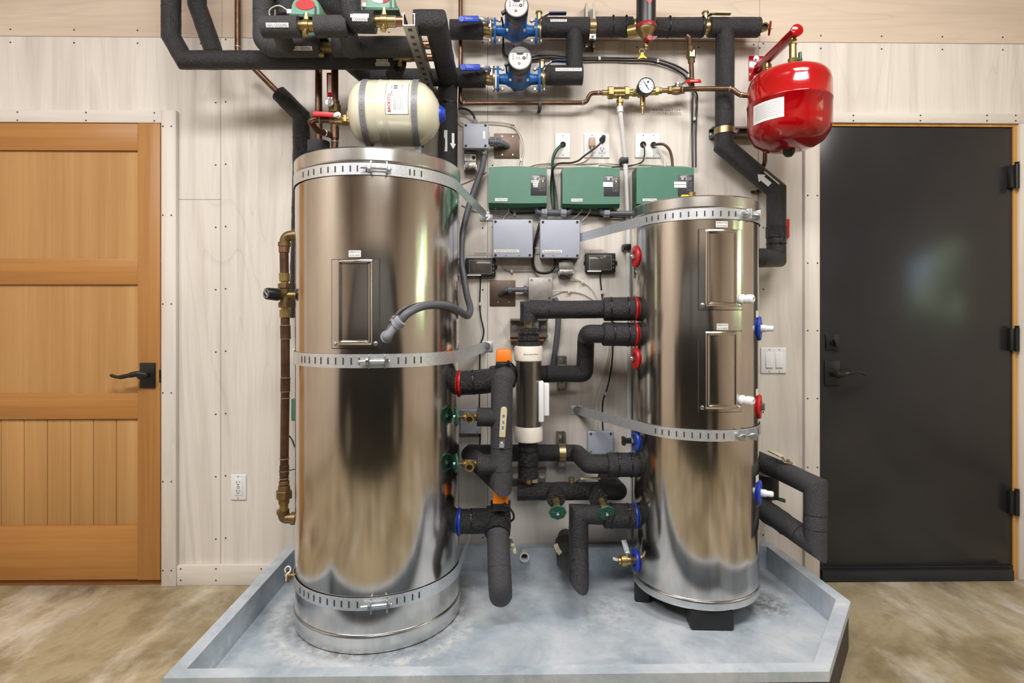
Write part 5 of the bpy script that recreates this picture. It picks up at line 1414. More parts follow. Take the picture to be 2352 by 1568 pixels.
def bronze(x0, y0, x1, y1, label):
    t = thing('blank_plate', P((x0 + x1) / 2, y1), label, 'cover plate')
    mb = MB(); wbox(mb, x0, y0, x1, y1, .006, .0003, .002); put('plate', mb, 'plate_br', t)
    for fx in (.32, .74):
        for fy in (.12, .86):
            q = P(x0 + (x1 - x0) * fx, y0 + (y1 - y0) * fy, .006); mb = MB(); mb.cyl(q, q + N_ * .001, .003, seg=12); put('screw', mb, 'bolt', t)
bronze(1135, 306, 1193, 363, 'bronze square cover plate high on the wall, right of the upper grey box')
bronze(1125, 643, 1184, 702, 'bronze square cover plate lower on the wall, left of the metal box')
def conduit(label, pts, r, nuts=(), mat='pvcg', fil=.03, nm='conduit_fitting', nmat='eboxd', group=None, ribs=None):
    q = arc(PL(*pts), fil, 6); mb = MB(); mb.tube(q, r, 18)
    o = put(nm, mb, mat, None, label, 'conduit', group)
    for a, L, k in nuts:
        p, d = near_on(q, P(*a)); mb = MB(); mb.lathe(p - d * L / 2, d, [(0, r), (.001, r * k), (L * .45, r * k), (L * .5, r * k * .93), (L * .55, r * k), (L - .001, r * k), (L, r)], 18)
        for j in range(9):
            u = d.cross(V((.2, .3, .9))).normalized(); v = d.cross(u); an = j * 2 * PI / 9; e = u * math.cos(an) + v * math.sin(an); mb.obox(p + e * r * k, d, e, d.cross(e), L * .8, .003, .004)
        put('lock_nut', mb, nmat, o)
    return o
conduit('grey plastic elbow from the upper grey box into the upper bronze plate', [(1121, 325, .05), (1152, 326, .05), (1166, 336, .006)], .0125, [((1130, 325.5, .05), .022, 1.5), ((1146, 326, .05), .022, 1.35)], fil=.02, mat='eboxd')
conduit('grey plastic elbow from the metal box into the lower bronze plate', [(1216, 665, .035), (1162, 665, .035), (1148, 676, .006)], .011, [((1206, 665, .035), .016, 1.5), ((1171, 665, .035), .016, 1.5)], fil=.02)
conduit('grey conduit union joining the left and middle green control boxes', [(1232, 474, .05), (1234, 488, .05), (1308, 488, .05), (1312, 474, .05)], .013, [((1250, 488, .05), .026, 1.5), ((1294, 488, .05), .026, 1.5)], mat='pvcg', nmat='pvcl', fil=.02)
conduit('grey conduit leaving the middle green control box towards the shorter tank', [(1380, 476, .05), (1382, 490, .05), (1470, 490, .05)], .0125, [((1393, 490, .05), .026, 1.45)], mat='pvcg', nmat='pvcl', fil=.02)

def display(x0, y0, x1, y1, label, lab_y):
    t = thing('display_monitor', P((x0 + x1) / 2, y1), label, 'display'); w = .032
    mb = MB(); wbox(mb, x0, y0, x1, y1, w, .0005, .004, 3)
    a = P(x0 - 4, (y0 + y1) / 2, .012); b = P(x1 + 4, (y0 + y1) / 2, .012); mb.box((a.x, -.001, a.z - .008), (b.x, -.012, a.z + .008), .003); put('case', mb, 'rubber', t)
    mb = MB(); wbox(mb, x0 + 8, y0 + 5, x1 - 9, y1 - 5, w + .0008, w - .002, .0005); bz = put('screen_border', mb, 'inkgrey', t)
    mb = MB(); wbox(mb, x0 + 9, y0 + 6, x1 - 10, y1 - 6, w + .0011, w, .0003); put('screen', mb, 'screen', bz)
    m = MB()
    for k in range(3): wrect(m, x1 - 6.5, y0 + 14 + k * 9, x1 - 3.5, y0 + 16.5 + k * 9, w + .0006)
    put('buttons', m, 'inkgrey', t)
    wlabel(t, x0 + 4, y1 - 4, x0 + 36, y1 - 1, w + .0006, [], name='sticker')
    l = wl = P((x0 + x1) / 2, lab_y)
    return t
display(1069, 592, 1138, 634, 'small black display with a grey screen beside the taller tank', 0)
display(1345, 581, 1414, 625, 'small black display with a grey screen beside the shorter tank', 0)
def wall_label(x0, y0, x1, y1, lines, label, fill=.62, widths=None, bars=0):
    a = P(x0, y0, .0015); b = P(x1, y1, .0015); c = (a + b) / 2; mb = MB()
    mb.box((a.x, -.0003, b.z), (b.x, -.0015, a.z)); o = put('wall_label', mb, 'clear', None, label, 'label')
    m = MB(); n = max(1, len(lines)); h = a.z - b.z
    f = flat_fn((c.x, -.0016, c.z), X_, Z_, N_)
    for i, s in enumerate(lines):
        hh = h / n * fill; w_ = min((b.x - a.x) * .92, hh * text_tris(s)[2] * 1.1); vc = h / 2 - h / n * (i + .5); off = -(b.x - a.x) * .46 + w_ / 2
        letters(m, s, lambda u, v, vc=vc, off=off: f(u + off, v + vc), w_, hh)
    for k in range(bars): wrect(m, x0 + 12, y0 + 2 + k * 3, x0 + 44 - k * 4, y0 + 3.2 + k * 3, .0019)
    put('lettering', m, 'inkgrey' if bars else 'ink', o)
wall_label(1494, 249, 1566, 264, ['   WATER SHUT OFF'.strip(), 'HYDRONIC SYSTEM'], 'clear tape label reading WATER SHUT OFF HYDRONIC SYSTEM, stuck on the wall', .72)
wall_label(1077, 579, 1131, 587, [], 'clear tape label above the left black display', bars=2)
wall_label(1342, 572, 1396, 580, [], 'clear tape label above the right black display', bars=2)

# ---------------- outlets and switches
def plate(x0, y0, x1, y1, label, cat='outlet', name='outlet_plate'):
    t = thing(name, P((x0 + x1) / 2, y1), label, cat)
    mb = MB(); wbox(mb, x0, y0, x1, y1, .007, .0003, .003, 3); put('plate', mb, 'white', t); return t
def receptacle(t, x0, y0, x1, y1, pairs):
    mb = MB(); wbox(mb, x0, y0, x1, y1, .0095, .006, .001); r = put('receptacle', mb, 'white', t)
    m = MB()
    for cx, cy in pairs:
        wrect(m, cx - 4.2, cy - 3, cx - 3, cy + 3, .0099); wrect(m, cx + 2.6, cy - 2.4, cx + 3.8, cy + 2.4, .0099); q = P(cx, cy + 5.5, .0095); m.cyl(q, q + N_ * .0006, .003, seg=10)
    put('slots', m, 'nail', r)
def pscrew(t, pts):
    for px, py in pts:
        q = P(px, py, .007); mb = MB(); mb.cyl(q, q + N_ * .0008, .0032, seg=12); put('plate_screw', mb, 'inkgrey', t)
def bushing(t, px, py, r=.013):
    q = P(px, py, .007); mb = MB(); mb.lathe(q, N_, [(0, r), (.004, r), (.005, r * .8), (.003, r * .6), (.001, r * .5), (.001, 0)], 20); put('cable_bushing', mb, 'nail', t)
t = plate(1275, 306, 1310, 362, 'narrow white wall plate with a green cable coming out of it'); pscrew(t, [(1293, 312), (1293, 356)]); bushing(t, 1293, 332)
t = plate(1342, 306, 1401, 362, 'wide white outlet plate with a beige plug and a black plug in it'); pscrew(t, [(1360, 310), (1383, 310), (1360, 358), (1383, 358)]); receptacle(t, 1374, 316, 1392, 351, [(1383, 325), (1383, 341)]); receptacle(t, 1351, 316, 1369, 351, [(1360, 325), (1360, 341)])
t = plate(1459, 306, 1517, 362, 'wide white wall plate with two black bushings and brown cable'); pscrew(t, [(1478, 311), (1501, 311), (1478, 358), (1501, 358)]); bushing(t, 1477, 332, .014); bushing(t, 1501, 333, .014)
t = plate(530, 1090, 565, 1148, 'white double outlet low on the wall beside the fir door'); receptacle(t, 538, 1099, 557, 1138, [(547, 1107), (547, 1127)]); pscrew(t, [(547, 1094), (547, 1144)])
m = MB()
for py in (1117, 1120.5): wrect(m, 544, py - 1, 550, py + 1, .0102)
put('test_buttons', m, 'inkgrey', t)
t = plate(1748, 798, 1806, 857, 'white switch plate with two rocker switches between the shorter tank and the black door', 'light switch', 'switch_plate'); pscrew(t, [(1767, 803), (1790, 803), (1767, 853), (1790, 853)])
for x in (1759, 1782):
    mb = MB(); a = P(x, 809, .010); b = P(x + 16, 844, .010); zm = (a.z + b.z) / 2
    mb.hexa([(a.x, -.006, b.z), (b.x, -.006, b.z), (b.x, -.0065, b.z), (a.x, -.0065, b.z), (a.x, -.006, a.z), (b.x, -.006, a.z), (b.x, -.009, a.z), (a.x, -.009, a.z)][0:0] or [(a.x, -.006, b.z), (b.x, -.006, b.z), (b.x, -.006, a.z), (a.x, -.006, a.z), (a.x, -.0135, b.z), (b.x, -.0135, b.z), (b.x, -.0085, a.z), (a.x, -.0085, a.z)], .0006)
    put('rocker', mb, 'white', t)
# plugs
mb = MB(); a = P(1353, 314, .03); b = P(1368, 336, .03); mb.box((a.x, -.0085, b.z), (b.x, -.03, a.z), .006, 3); q = P(1360, 336, .02); mb.lathe(V((q.x, -.02, q.z + .004)), -Z_, [(0, .008), (.02, .005), (.03, .0042)], 12)
o = put('power_plug', mb, 'wirep', None, 'beige flat plug in the wide white outlet plate', 'plug')
mb = MB(); mb.tube(spline(PL((1360, 342, .022), (1358, 356, .03), (1346, 370, .03), (1322, 377, .02), (1285, 379, .015), (1230, 381, .012)), 6), .0032, 8); put('cord', mb, 'wirep', o)
mb = MB(); p0 = P(1383, 322, .009); mb.lathe(p0, V((.15, -1, .35)), [(0, .014), (.006, .014), (.02, .010), (.03, .007)], 16)
o = put('power_plug', mb, 'wireb', None, 'black round plug in the wide white outlet plate', 'plug')
mb = MB(); mb.tube(spline(PL((1386, 314, .035), (1378, 330, .05), (1360, 345, .06), (1342, 358, .06), (1328, 369, .05), (1310, 374, .05), (1285, 375, .05), (1272, 385, .05), (1266, 410, .035), (1266, 445, .03), (1271, 480, .05)), 6), .0042, 10); put('cord', mb, 'wireb', o)

# ---------------- loose cables
def cable(label, pts, mat='wirew', r=.0024, n=6, group=None, name='cable'):
    mb = MB(); mb.tube(spline(PL(*pts), n), r, 8); return put(name, mb, mat, None, label, 'cable', group)
def clips(l, mat='wirew'):
    for px, py, w, lab in l:
        q = P(px, py, w); mb = MB(); mb.obox(q, X_, Z_, Y_, .011, .016, .008, .002); put('cable_clip', mb, mat, None, lab, 'clip')
c1 = [(1206, 131, .2), (1220, 132, .1), (1236, 128, .02), (1262, 126, .014), (1300, 130, .012), (1340, 132, .012), (1380, 132.5, .012), (1440, 134, .012), (1495, 134, .012), (1530, 142, .012), (1560, 154, .012), (1582, 170, .012), (1592, 195, .012), (1591, 240, .012), (1590, 300, .012), (1591, 384, .03)]
cable('upper strand of the black pump cable pair running right along the wall', c1, 'wireb', .0042)
cable('lower strand of the black pump cable pair running right along the wall', [(1156, 95, .02), (1158, 125, .02), (1190, 140, .012), (1230, 137, .012), (1262, 135, .012), (1300, 138, .012), (1340, 139, .012), (1380, 138.5, .012), (1440, 140, .012), (1490, 141, .012), (1525, 149, .012), (1555, 162, .012), (1574, 176, .012), (1586, 200, .012), (1600, 215, .012), (1601, 240, .012), (1598, 300, .012), (1598, 384, .03)], 'wireb', .0042)
cable('black power lead of the upper pump hanging down to the lower pump', [(1152, 40, .18), (1155, 55, .14), (1156, 75, .05), (1156, 100, .03), (1159, 120, .04), (1166, 130, .06)], 'wireb', .004)
cable('black power lead looping under the lower pump', [(1163, 150, .18), (1164, 165, .12), (1168, 185, .06), (1176, 202, .03), (1184, 208, .03), (1191, 200, .05)], 'wireb', .004)
clips([(1216, 138, .02, 'white cable clip just right of the lower pump head'), (1377, 134, .016, 'white cable clip on the pump cables below the strut clamp'), (1511, 140, .016, 'white cable clip on the pump cables right of the yellow tag'), (1581, 174, .016, 'white cable clip on the pump cables left of the union pipe'), (1595, 273, .016, 'white cable clip on the pump cables below the copper line')])
cable('green cable from the narrow wall plate down between two green boxes', [(1293, 332, .01), (1286, 334, .03), (1275, 346, .035), (1269, 362, .035), (1267, 385, .035), (1268, 430, .03), (1270, 482, .05)], 'wireg', .0034)
cable('black cable beside the green one out of the narrow wall plate', [(1294, 334, .01), (1287, 338, .03), (1278, 349, .035), (1272, 366, .035), (1270, 390, .04), (1272, 430, .035), (1275, 482, .05)], 'wireb', .0034)
cable('grey brown cable in the bunch between the left and middle green boxes', [(1270, 392, .03), (1274, 420, .03), (1278, 450, .03), (1281, 480, .045)], 'pvcg', .003)
cable('white cable along the wall just above the left green boxes', [(1215, 382, .006), (1235, 376, .006), (1275, 374, .006), (1330, 376, .006), (1385, 374, .006), (1440, 378, .006)], 'wirew', .0022)
cable('thin white cable dipping along the wall above the middle and right green boxes', [(1372, 384, .006), (1380, 377, .006), (1420, 381, .006), (1470, 377, .006), (1530, 380, .006), (1580, 382, .006)], 'wirew', .0022)
cable('black cable from the left bushing of the two hole wall plate', [(1477, 334, .01), (1480, 340, .03), (1480, 358, .03), (1474, 372, .025), (1450, 380, .015), (1405, 384, .015)], 'wireb', .003)
cable('white cable from the left bushing of the two hole wall plate', [(1478, 333, .01), (1483, 342, .03), (1482, 360, .03), (1472, 376, .02), (1450, 384, .02)], 'wirew', .0024)
cable('brown cable arching right out of the two hole wall plate', [(1502, 333, .01), (1512, 331, .035), (1525, 332, .045), (1537, 343, .045), (1543, 362, .045), (1545, 386, .05)], 'wirebr', .0062)
cable('white cable beside the brown one out of the two hole wall plate', [(1502, 335, .01), (1510, 338, .03), (1520, 352, .04), (1526, 370, .04), (1527, 386, .05)], 'wirew', .003)
cable('black cable curving from the thick black pipe into the top of the upper grey box', [(1046, 252, .04), (1060, 249, .04), (1076, 253, .045), (1087, 264, .05), (1091, 276, .05)], 'wireb', .005)
for k, (dx, lab) in enumerate(((0, 'outer white cable arching over the upper bronze plate'), (5, 'inner white cable arching over the upper bronze plate'))):
    cable(lab, [(1048 + dx * .2, 272 + dx, .01), (1066, 284 + dx, .01), (1110, 279 + dx, .008), (1150, 280 + dx, .008), (1180, 288 + dx, .008), (1198 - dx, 312, .008), (1204 - dx, 340, .008), (1200 - dx, 362, .008), (1194 - dx, 384, .02)], 'wirew', .0024)
clips([(1179, 283, .014, 'white cable clip above the upper bronze plate'), (1197, 367, .014, 'white cable clip right of the upper bronze plate')])
cable('thick black cable looping down between the two square grey boxes', [(1240, 512, .03), (1237, 525, .03), (1230, 550, .03), (1225, 580, .03), (1224, 604, .03), (1231, 621, .03), (1245, 627, .035), (1262, 625, .035), (1273, 613, .035), (1276, 594, .035)], 'wireb', .0062)
cable('white cable joining the two square grey boxes', [(1225, 570, .03), (1240, 570, .03)], 'wirew', .003)
cable('white cable curving behind the right square grey box edge', [(1239, 512, .02), (1233, 520, .02), (1229, 540, .02), (1226, 560, .02)], 'wirew', .0026)
cable('black cable under the left green box running right along the wall', [(1169, 472, .045), (1170, 482, .03), (1178, 489, .012), (1200, 490, .01), (1240, 489, .01), (1300, 491, .01), (1350, 493, .01), (1400, 498, .01), (1448, 499, .01)], 'wireb', .004)
clips([(1182, 491, .014, 'white cable clip under the left green control box')])
cable('white cable hanging from the left green box to the strap anchor', [(1168, 472, .045), (1168, 486, .03), (1160, 496, .02), (1156, 503, .02)], 'wirew', .0026)
cable('white cable sagging along the wall towards the left square box', [(1060, 470, .006), (1090, 484, .006), (1120, 489, .006), (1150, 496, .006), (1190, 502, .006), (1240, 503, .006)], 'wirew', .0024)
cable('left white cable from the middle green box to the right square box', [(1338, 476, .045), (1336, 484, .04), (1326, 494, .03), (1312, 502, .02)], 'wirew', .0026)
cable('right white cable from the middle green box to the right square box', [(1357, 476, .045), (1354, 487, .04), (1346, 498, .03), (1336, 508, .02)], 'wirew', .0026)
cable('black display lead running down the wall beside the taller tank', [(1104, 634, .02), (1103, 660, .01), (1102, 700, .008), (1105, 730, .008), (1111, 757, .008), (1109, 775, .008), (1103, 795, .008), (1102, 850, .008), (1101, 940, .008), (1103, 1005, .008), (1100, 1030, .008)], 'wireb', .003)
clips([(1103, 698, .014, 'white cable clip on the left display lead')])
cable('black display lead dropping from the right display to the foam sleeve', [(1379, 626, .02), (1379, 645, .01), (1382, 672, .008), (1384, 700, .008)], 'wireb', .003)
clips([(1383, 671, .014, 'white cable clip on the right display lead')])
cable('black lead running down the wall behind the foam sleeves to the small grey box', [(1406, 720, .008), (1407, 800, .008), (1403, 850, .008), (1395, 890, .008), (1386, 915, .008), (1383, 950, .008), (1385, 992, .02)], 'wireb', .003)
clips([(1391, 904, .014, 'white cable clip on the lead above the lower strap anchor')])
for k, lab in enumerate(('left white wire running down behind the foam sleeves to the small grey box', 'right white wire running down behind the foam sleeves to the small grey box')):
    dx = k * 8; cable(lab, [(1398 + dx * .5, 700, .006), (1399 + dx * .5, 790, .006), (1389 + dx * .6, 850, .006), (1376 + dx, 890, .006), (1367 + dx, 925, .006), (1363 + dx * 1.2, 960, .006), (1363 + dx * 1.2, 992, .02)], 'wirew', .0022)
cable('white cable running right and down from the small dull transformer', [(1302, 630, .03), (1320, 640, .01), (1340, 648, .008), (1360, 665, .008), (1374, 690, .008)], 'wirew', .0026)
cable('white cable leaving the metal box to the right', [(1268, 668, .03), (1290, 667, .01), (1308, 668, .008), (1335, 673, .008), (1360, 686, .008), (1368, 694, .008)], 'wirew', .0026)
clips([(1338, 647, .014, 'white cable clip right of the small dull transformer'), (1307, 669, .014, 'white cable clip right of the metal box')])
cable('thin grey cable running level under the square grey boxes', [(1156, 592, .01), (1155, 612, .006), (1170, 622, .006), (1210, 622, .006), (1250, 623, .006), (1285, 618, .02)], 'wirew', .002)
cable('thin white wire slanting along the wall beside the taller tank top', [(1055, 425, .006), (1085, 412, .006), (1118, 395, .006)], 'wirep', .002)
clips([(1175, 622, .01, 'white cable clip under the left square grey box')])
# flexible conduits
def flex(label, pts, r, rib=.0055):
    q = spline(PL(*pts), 10); out = [q[0]]; acc = 0
    # resample evenly
    tot = 0; res = [q[0]]
    for a, b in zip(q, q[1:]):
        L = (b - a).length; n = max(1, int(L / rib))
        for k in range(1, n + 1): res.append(a + (b - a) * k / n)
    rr = [r * (1 + (.05 if i % 2 else -.02)) for i in range(len(res))]
    mb = MB(); mb.tube(res, rr, 16); return put('flexible_conduit', mb, 'pvcg', None, label, 'conduit', sharp=60)
o = flex('grey flexible conduit from the upper grey box onto the taller tank front', [(1111, 352, .05), (1110, 372, .05), (1103, 400, .05), (1088, 440, .05), (1070, 500, .06), (1061, 550, .08), (1060, 600, .12), (1066, 640, .15), (1073, 680, .19), (1080, 708, .24), (1074, 725, .32), (1055, 714, .42), (1030, 703, .52), (1000, 700, .58), (965, 705, .64), (936, 720, .68), (917, 740, .685)], .0135)
th, z = TA.hit(888, 773); e = TA.pt(th, z, .0); n = TA.n(th)
s = P(912, 744, .682)
mb = MB(); mb.tube(arc([e, e + n * .022, s], .02, 6), .0135, 18); mb.lathe(e, n, [(0, .021), (.004, .021), (.005, .0135)], 18); el = put('conduit_elbow', mb, 'pvcl', o)
d = (P(922, 735, .686) - s).normalized(); mb = MB(); mb.lathe(s - d * .008, d, [(0, .014), (.001, .02), (.014, .02), (.015, .018), (.017, .021), (.028, .021), (.03, .015)], 20); put('lock_nut', mb, 'pvcl', o)
flex('dark grey flexible conduit hanging from the metal box behind the foam pipe', [(1273, 684, .03), (1280, 700, .03), (1282, 740, .025), (1277, 790, .025), (1270, 840, .03)], .0125)
# ================================================================ CENTRE MECHANICALS
def heater():
    w = .25; t = thing('backup_heater', P(1214, 1012, w), 'upright backup space heater with off white collars and a dull steel body', 'heater')
    x = P(1214, 900, w).x; z = lambda p: P(1214, p, w).z; c = (x, -w, 0)
    mb = MB(); mb.lathe(c, Z_, [(z(978), .053), (z(829), .053)], 40); put('body', mb, 'heater', t)
    for a, b in ((829, 794), (1012, 977)):
        mb = MB(); mb.lathe(c, Z_, [(z(a), .054), (z(a) + .004, .0585), (z(b) - .006, .0585), (z(b), .054), (z(b), .04)], 40); cl = put('collar', mb, 'offwhite', t)
        if a == 829:
            cc = P(1225, 812, w); fn = wrap_axis(V((x, -w, cc.z)), Z_, V((.18, -1, 0)), .0585)
            m = MB(); letters(m, 'Backup Space Heater', lambda u, v: V((x, -w, cc.z)) + V((math.sin(u / .0585 + .16) * .0589, -math.cos(u / .0585 + .16) * .0589, v)), .062, .0085); put('lettering', m, 'ink', cl)
    mb = MB(); a = P(1237, 876, w + .05); b = P(1250, 970, w + .05); mb.box((a.x, -w + .005, b.z), (a.x + .022, -w - .05, a.z), .005, 3)
    mb.box((a.x + .022, -w + .01, b.z + .022), (a.x + .045, -w - .03, a.z - .01), .004, 3); put('terminal_box', mb, 'white', t)
    mb = MB(); cz = [z(796), z(782), z(781), z(767), z(766), z(752)]; mb.lathe((x, -w, 0), Z_, [(cz[0], .048), (cz[1], .046), (cz[2], .0435), (cz[3], .0425), (cz[4], .040), (cz[5], .036)], 30)
    o = put('insulated_pipe', mb, 'foams', None, 'tapered black foam collar above the backup heater', 'insulated pipe')
    for zz, rr in ((cz[1], .0462), (cz[3], .0428)):
        mb = MB(); mb.lathe((x, -w, zz - .003), Z_, [(0, rr), (.001, rr + .002), (.005, rr + .002), (.006, rr)], 26, capped=False); put('cable_tie', mb, 'tie', o)
    foam('black foam collar below the backup heater', [(1213, 1010, w), (1213, 1096, w)], .041, mat='foams', ties=[(1213, 1033, w), (1213, 1066, w)])
heater()
def centre():
    w = .25; r = .0365
    # top supply to small tank
    foam('black foam pipe from the heater top to the shorter tank, ending in a sleeve', [(1215, 739, w), (1215, 712, w), (1466, 709, .318)], r, seams=[(1264, 711, w)], sleeves=[((1386, 710, .3), (1467, 709, .318), .0475, 'foam', [(1404, 709.5, .305), (1443, 709, .312)])])
    foam('black foam pipe stepping down from the second sleeve of the shorter tank', [(1466, 768, .318), (1352, 766, .318), (1346, 775, .15), (1343, 858, .13), (1254, 858, .15)], r, fil=.02, sleeves=[((1384, 767, .318), (1467, 768, .318), .047, 'foam', [(1408, 768, .318), (1442, 768, .318)])], seams=[(1342, 816, .13)])
    foam('black foam pipe passing behind the backup heater between the valve and the strut', [(1150, 862, .22), (1180, 860, .15), (1286, 858, .13)], .0365, seams=[(1259, 858, .13)])
    # left supply
    foam('black foam sleeve at the red port ring of the taller tank', [(1058, 880, .367), (1150, 872, .367)], .0475, mat='foams', ties=[(1088, 878, .367)])
    o = foam('grey black foam pipe dropping from the upper orange actuator valve to a slanting return', [(1160, 864, .36), (1153, 878, .43), (1151, 1108, .43), (1088, 1052, .12), (1080, 1040, .08)], .0415, mat='foamg', seams=[(1152, 1026, .43), (1152, 1078, .43)])
    for py, sc in ((957, 1), (1066, 1)):
        mb = MB(); mb.tube(PL((1150, py + 1, .43), (1096, py, .435)), .035 if py < 1000 else .038, 26); br = put('branch', mb, 'foam', o)
    foam('black foam pipe running level behind the heater at floor strut height', [(1075, 1040, .10), (1325, 1040, .10), (1352, 1066, .318), (1468, 1067, .318)], r, fil=.015, seams=[(1313, 1040, .1)], sleeves=[((1394, 1067, .318), (1468, 1067, .318), .0475, 'foam', [(1418, 1067, .318), (1448, 1067, .318)])])
    # middle lower pipe with the two green wheels
    o = foam('black foam pipe with two forward tees under the backup heater', [(1188, 1128, .24), (1400, 1127, .24), (1421, 1128, .23), (1390, 1095, .10)], r, mat='foams', fil=.012, seams=[(1245, 1128, .24), (1298, 1128, .24), (1341, 1128, .24)])
    for px in (1277, 1374):
        mb = MB(); mb.tube(PL((px - 4, 1128, .24), (px, 1146, .31)), .037, 24); put('branch', mb, 'foams', o)
    for px, lab in ((1277, 'brass drain valve with a green handwheel, left of two on the lower black pipe'), (1380, 'brass drain valve with a green handwheel, right of two on the lower black pipe')):
        p0 = P(px, 1146, .30); ax = V((0, -.9, -.35)).normalized() if px < 1300 else V((.12, -.9, -.38)).normalized()
        hose_bib(lab, p0, p0 + ax * .06, p0 + ax * .078, ax, .029, V((.0, 0, -.03)), 'wheel', .013)
    def cream_lever(label, stem, pts, wid=.02, mat='lever', up=Z_):
        t = thing('ball_valve', P(*stem), label, 'valve'); mb = MB(); c = P(*stem)
        mb.lathe(c - V(up) * .012, V(up), [(0, .011), (.022, .011), (.023, .014), (.03, .013), (.031, 0)], 14); put('stem', mb, 'goldzinc', t)
        g = MB(); s = MB(); lever_handle(g, s, PL(*pts), wid, up, .004, .6); put('lever_neck', s, 'bolt', t); put('lever_grip', g, mat, t)
    cream_lever('ball valve with a cream lever on top of the lower black pipe', (1313, 1106, .24), [(1313, 1104, .24), (1322, 1106, .24), (1334, 1099, .26), (1340, 1098, .26), (1378, 1098, .26)])
    # upright cream lever on the left drop
    t = thing('ball_valve', P(1154, 1015, .475), 'ball valve with an upright cream lever with blue printed marks', 'valve')
    g = MB(); a, b = P(1157.5, 941, .495), P(1153.5, 1004, .49); d = (b - a).normalized(); g.obox((a + b) / 2, d, d.cross(N_), N_, (b - a).length, .0235, .007, .003, 3); g.cyl(a - N_ * .0035, a + N_ * .0035, .0117, seg=18, bev=.0015); gr = put('lever_grip', g, 'lever', t)
    s = MB(); c = P(1153, 1014, .485); s.obox(c, d, d.cross(N_), N_, .045, .019, .003, .001); s.cyl(P(1152.5, 1023, .47), P(1152.5, 1023, .495), .009, seg=12); put('lever_neck', s, 'bolt', t)
    f = flat_fn((a + b) / 2 + N_ * .0037, d, d.cross(N_) * -1, N_); m = MB(); patch(m, lambda u, v: f(u - .004, v, 0), .07, .013); st = put('tag', m, 'lever', gr); m = MB()
    for u0, v0, u1, v1 in ((-.033, -.005, -.031, .005), (-.029, -.006, -.027, .006), (-.025, -.004, -.023, .004), (-.031, -.001, -.024, .001), (-.014, -.003, -.002, -.001), (-.012, .000, .001, .002), (-.008, -.004, -.006, .005), (-.003, -.002, -.001, .006), (.010, -.005, .012, .005), (.014, -.005, .016, .003), (.010, -.001, .019, .001), (.018, -.004, .020, .005)):
        m._f([m.bm.verts.new(f(u, v, .0005)) for u, v in ((u0, v0), (u1, v0 + .0012), (u1, v1), (u0, v1 - .0012))])
    put('printed_marks', m, 'bluec', st)
    # hose bibs on the left drop
    for py, lab in ((957, 'brass drain valve with a green handwheel beside the taller tank, upper of two'), (1065, 'brass drain valve with a green handwheel beside the taller tank, lower of two')):
        p0 = P(1097, py, .435); p1 = P(1062, py, .475)
        hose_bib(lab, p0, p1, P(1048, py - 1, .49), (-1, -.28, 0), .030, (0, -.038, -.004), 'wheel', .0145)
    # actuated valves
    for (x0, y0, x1, y1, b1, w, lab) in ((1138, 803, 1176, 832, 848, .33, 'orange and black valve actuator above the red port pipe of the taller tank'), (1131, 1128, 1168, 1158, 1174, .38, 'orange and black valve actuator above the blue port pipe of the taller tank')):
        t = thing('valve_actuator', P((x0 + x1) / 2, b1, w), lab, 'actuator')
        a = P(x0, y0, w + .045); b = P(x1, y1, w + .045); e = P(x0 + 3, b1, w + .04); e2 = P(x1 - 3, b1, w + .04)
        mb = MB(); k = .004; mb.hexa([(a.x, -w - .045, b.z), (b.x, -w - .045, b.z), (b.x, -w + .045, b.z), (a.x, -w + .045, b.z), (a.x + k, -w - .04, a.z), (b.x - k, -w - .04, a.z), (b.x - k, -w + .04, a.z), (a.x + k, -w + .04, a.z)], .005, 3); put('cover', mb, 'orange', t)
        mb = MB(); mb.box((a.x + .001, -w + .042, e.z), (b.x - .006, -w - .042, b.z - .0005), .003); put('base', mb, 'plastic_black', t)
        mb = MB(); q = V((b.x - .014, -w - .047, b.z + .001)); mb.cyl(q, q + N_ * .012, .0075, seg=14); gl = put('cable_gland', mb, 'rubber', t)
        mb = MB(); mb.tube(spline([q + N_ * .01, q + V((.012, -.016, -.004)), q + V((.03, -.004, -.03)), q + V((.034, .02, -.06)), q + V((.02, .05, -.085))], 6), .0042, 8); put('lead', mb, 'wireb', gl)
    foam('lumpy black foam wrap round the upper orange actuator valve', [(1128, 868, .35), (1178, 862, .33)], .046, mat='foams')
    foam('lumpy black foam wrap round the lower orange actuator valve', [(1118, 1194, .36), (1170, 1192, .35)], .050, mat='foams')
    foam('black foam sleeve at the blue port ring of the taller tank', [(1055, 1197, .367), (1125, 1196, .367)], .047, mat='foams', ties=[(1083, 1197, .367)])
    foam('dark foam collar where the front grey foam pipe leaves the lower valve', [(1143, 1196, .37), (1143, 1226, .42)], .0485, mat='foams')
    foam('thick grey foam pipe reaching forward and down from the lower orange valve', [(1143, 1206, .39), (1144, 1236, .43), (1149, 1352, .54), (1150, 1366, .50)], .0425, mat='foamg', fil=.03, seams=[(1144, 1233, .43), (1147, 1304, .5)])
    foam('short black foam piece hidden behind the lower orange actuator', [(1150, 1150, .27), (1150, 1190, .3)], .04, mat='foams')
    # right lower
    o = foam('black foam pipe stepping down from a blue port ring of the shorter tank', [(1466, 1184, .318), (1329, 1180, .318), (1329, 1262, .33), (1329, 1326, .42), (1300, 1290, .2), (1296, 1240, .12)], .0385, mat='foam', seams=[(1329, 1270, .34), (1329, 1296, .38)], sleeves=[((1386, 1184, .318), (1462, 1184, .318), .0475, 'foams', [(1403, 1184, .318), (1442, 1184, .318)])])
    foam('short black foam pipe at the wall behind the stepping foam pipe', [(1300, 1232, .02), (1302, 1262, .14)], .037, mat='foam')
    cream_lever('ball valve with a cream lever low behind the stepping foam pipe', (1300, 1268, .17), [(1296, 1270, .19), (1288, 1272, .2), (1281, 1262, .2), (1276, 1250, .2)], up=N_)
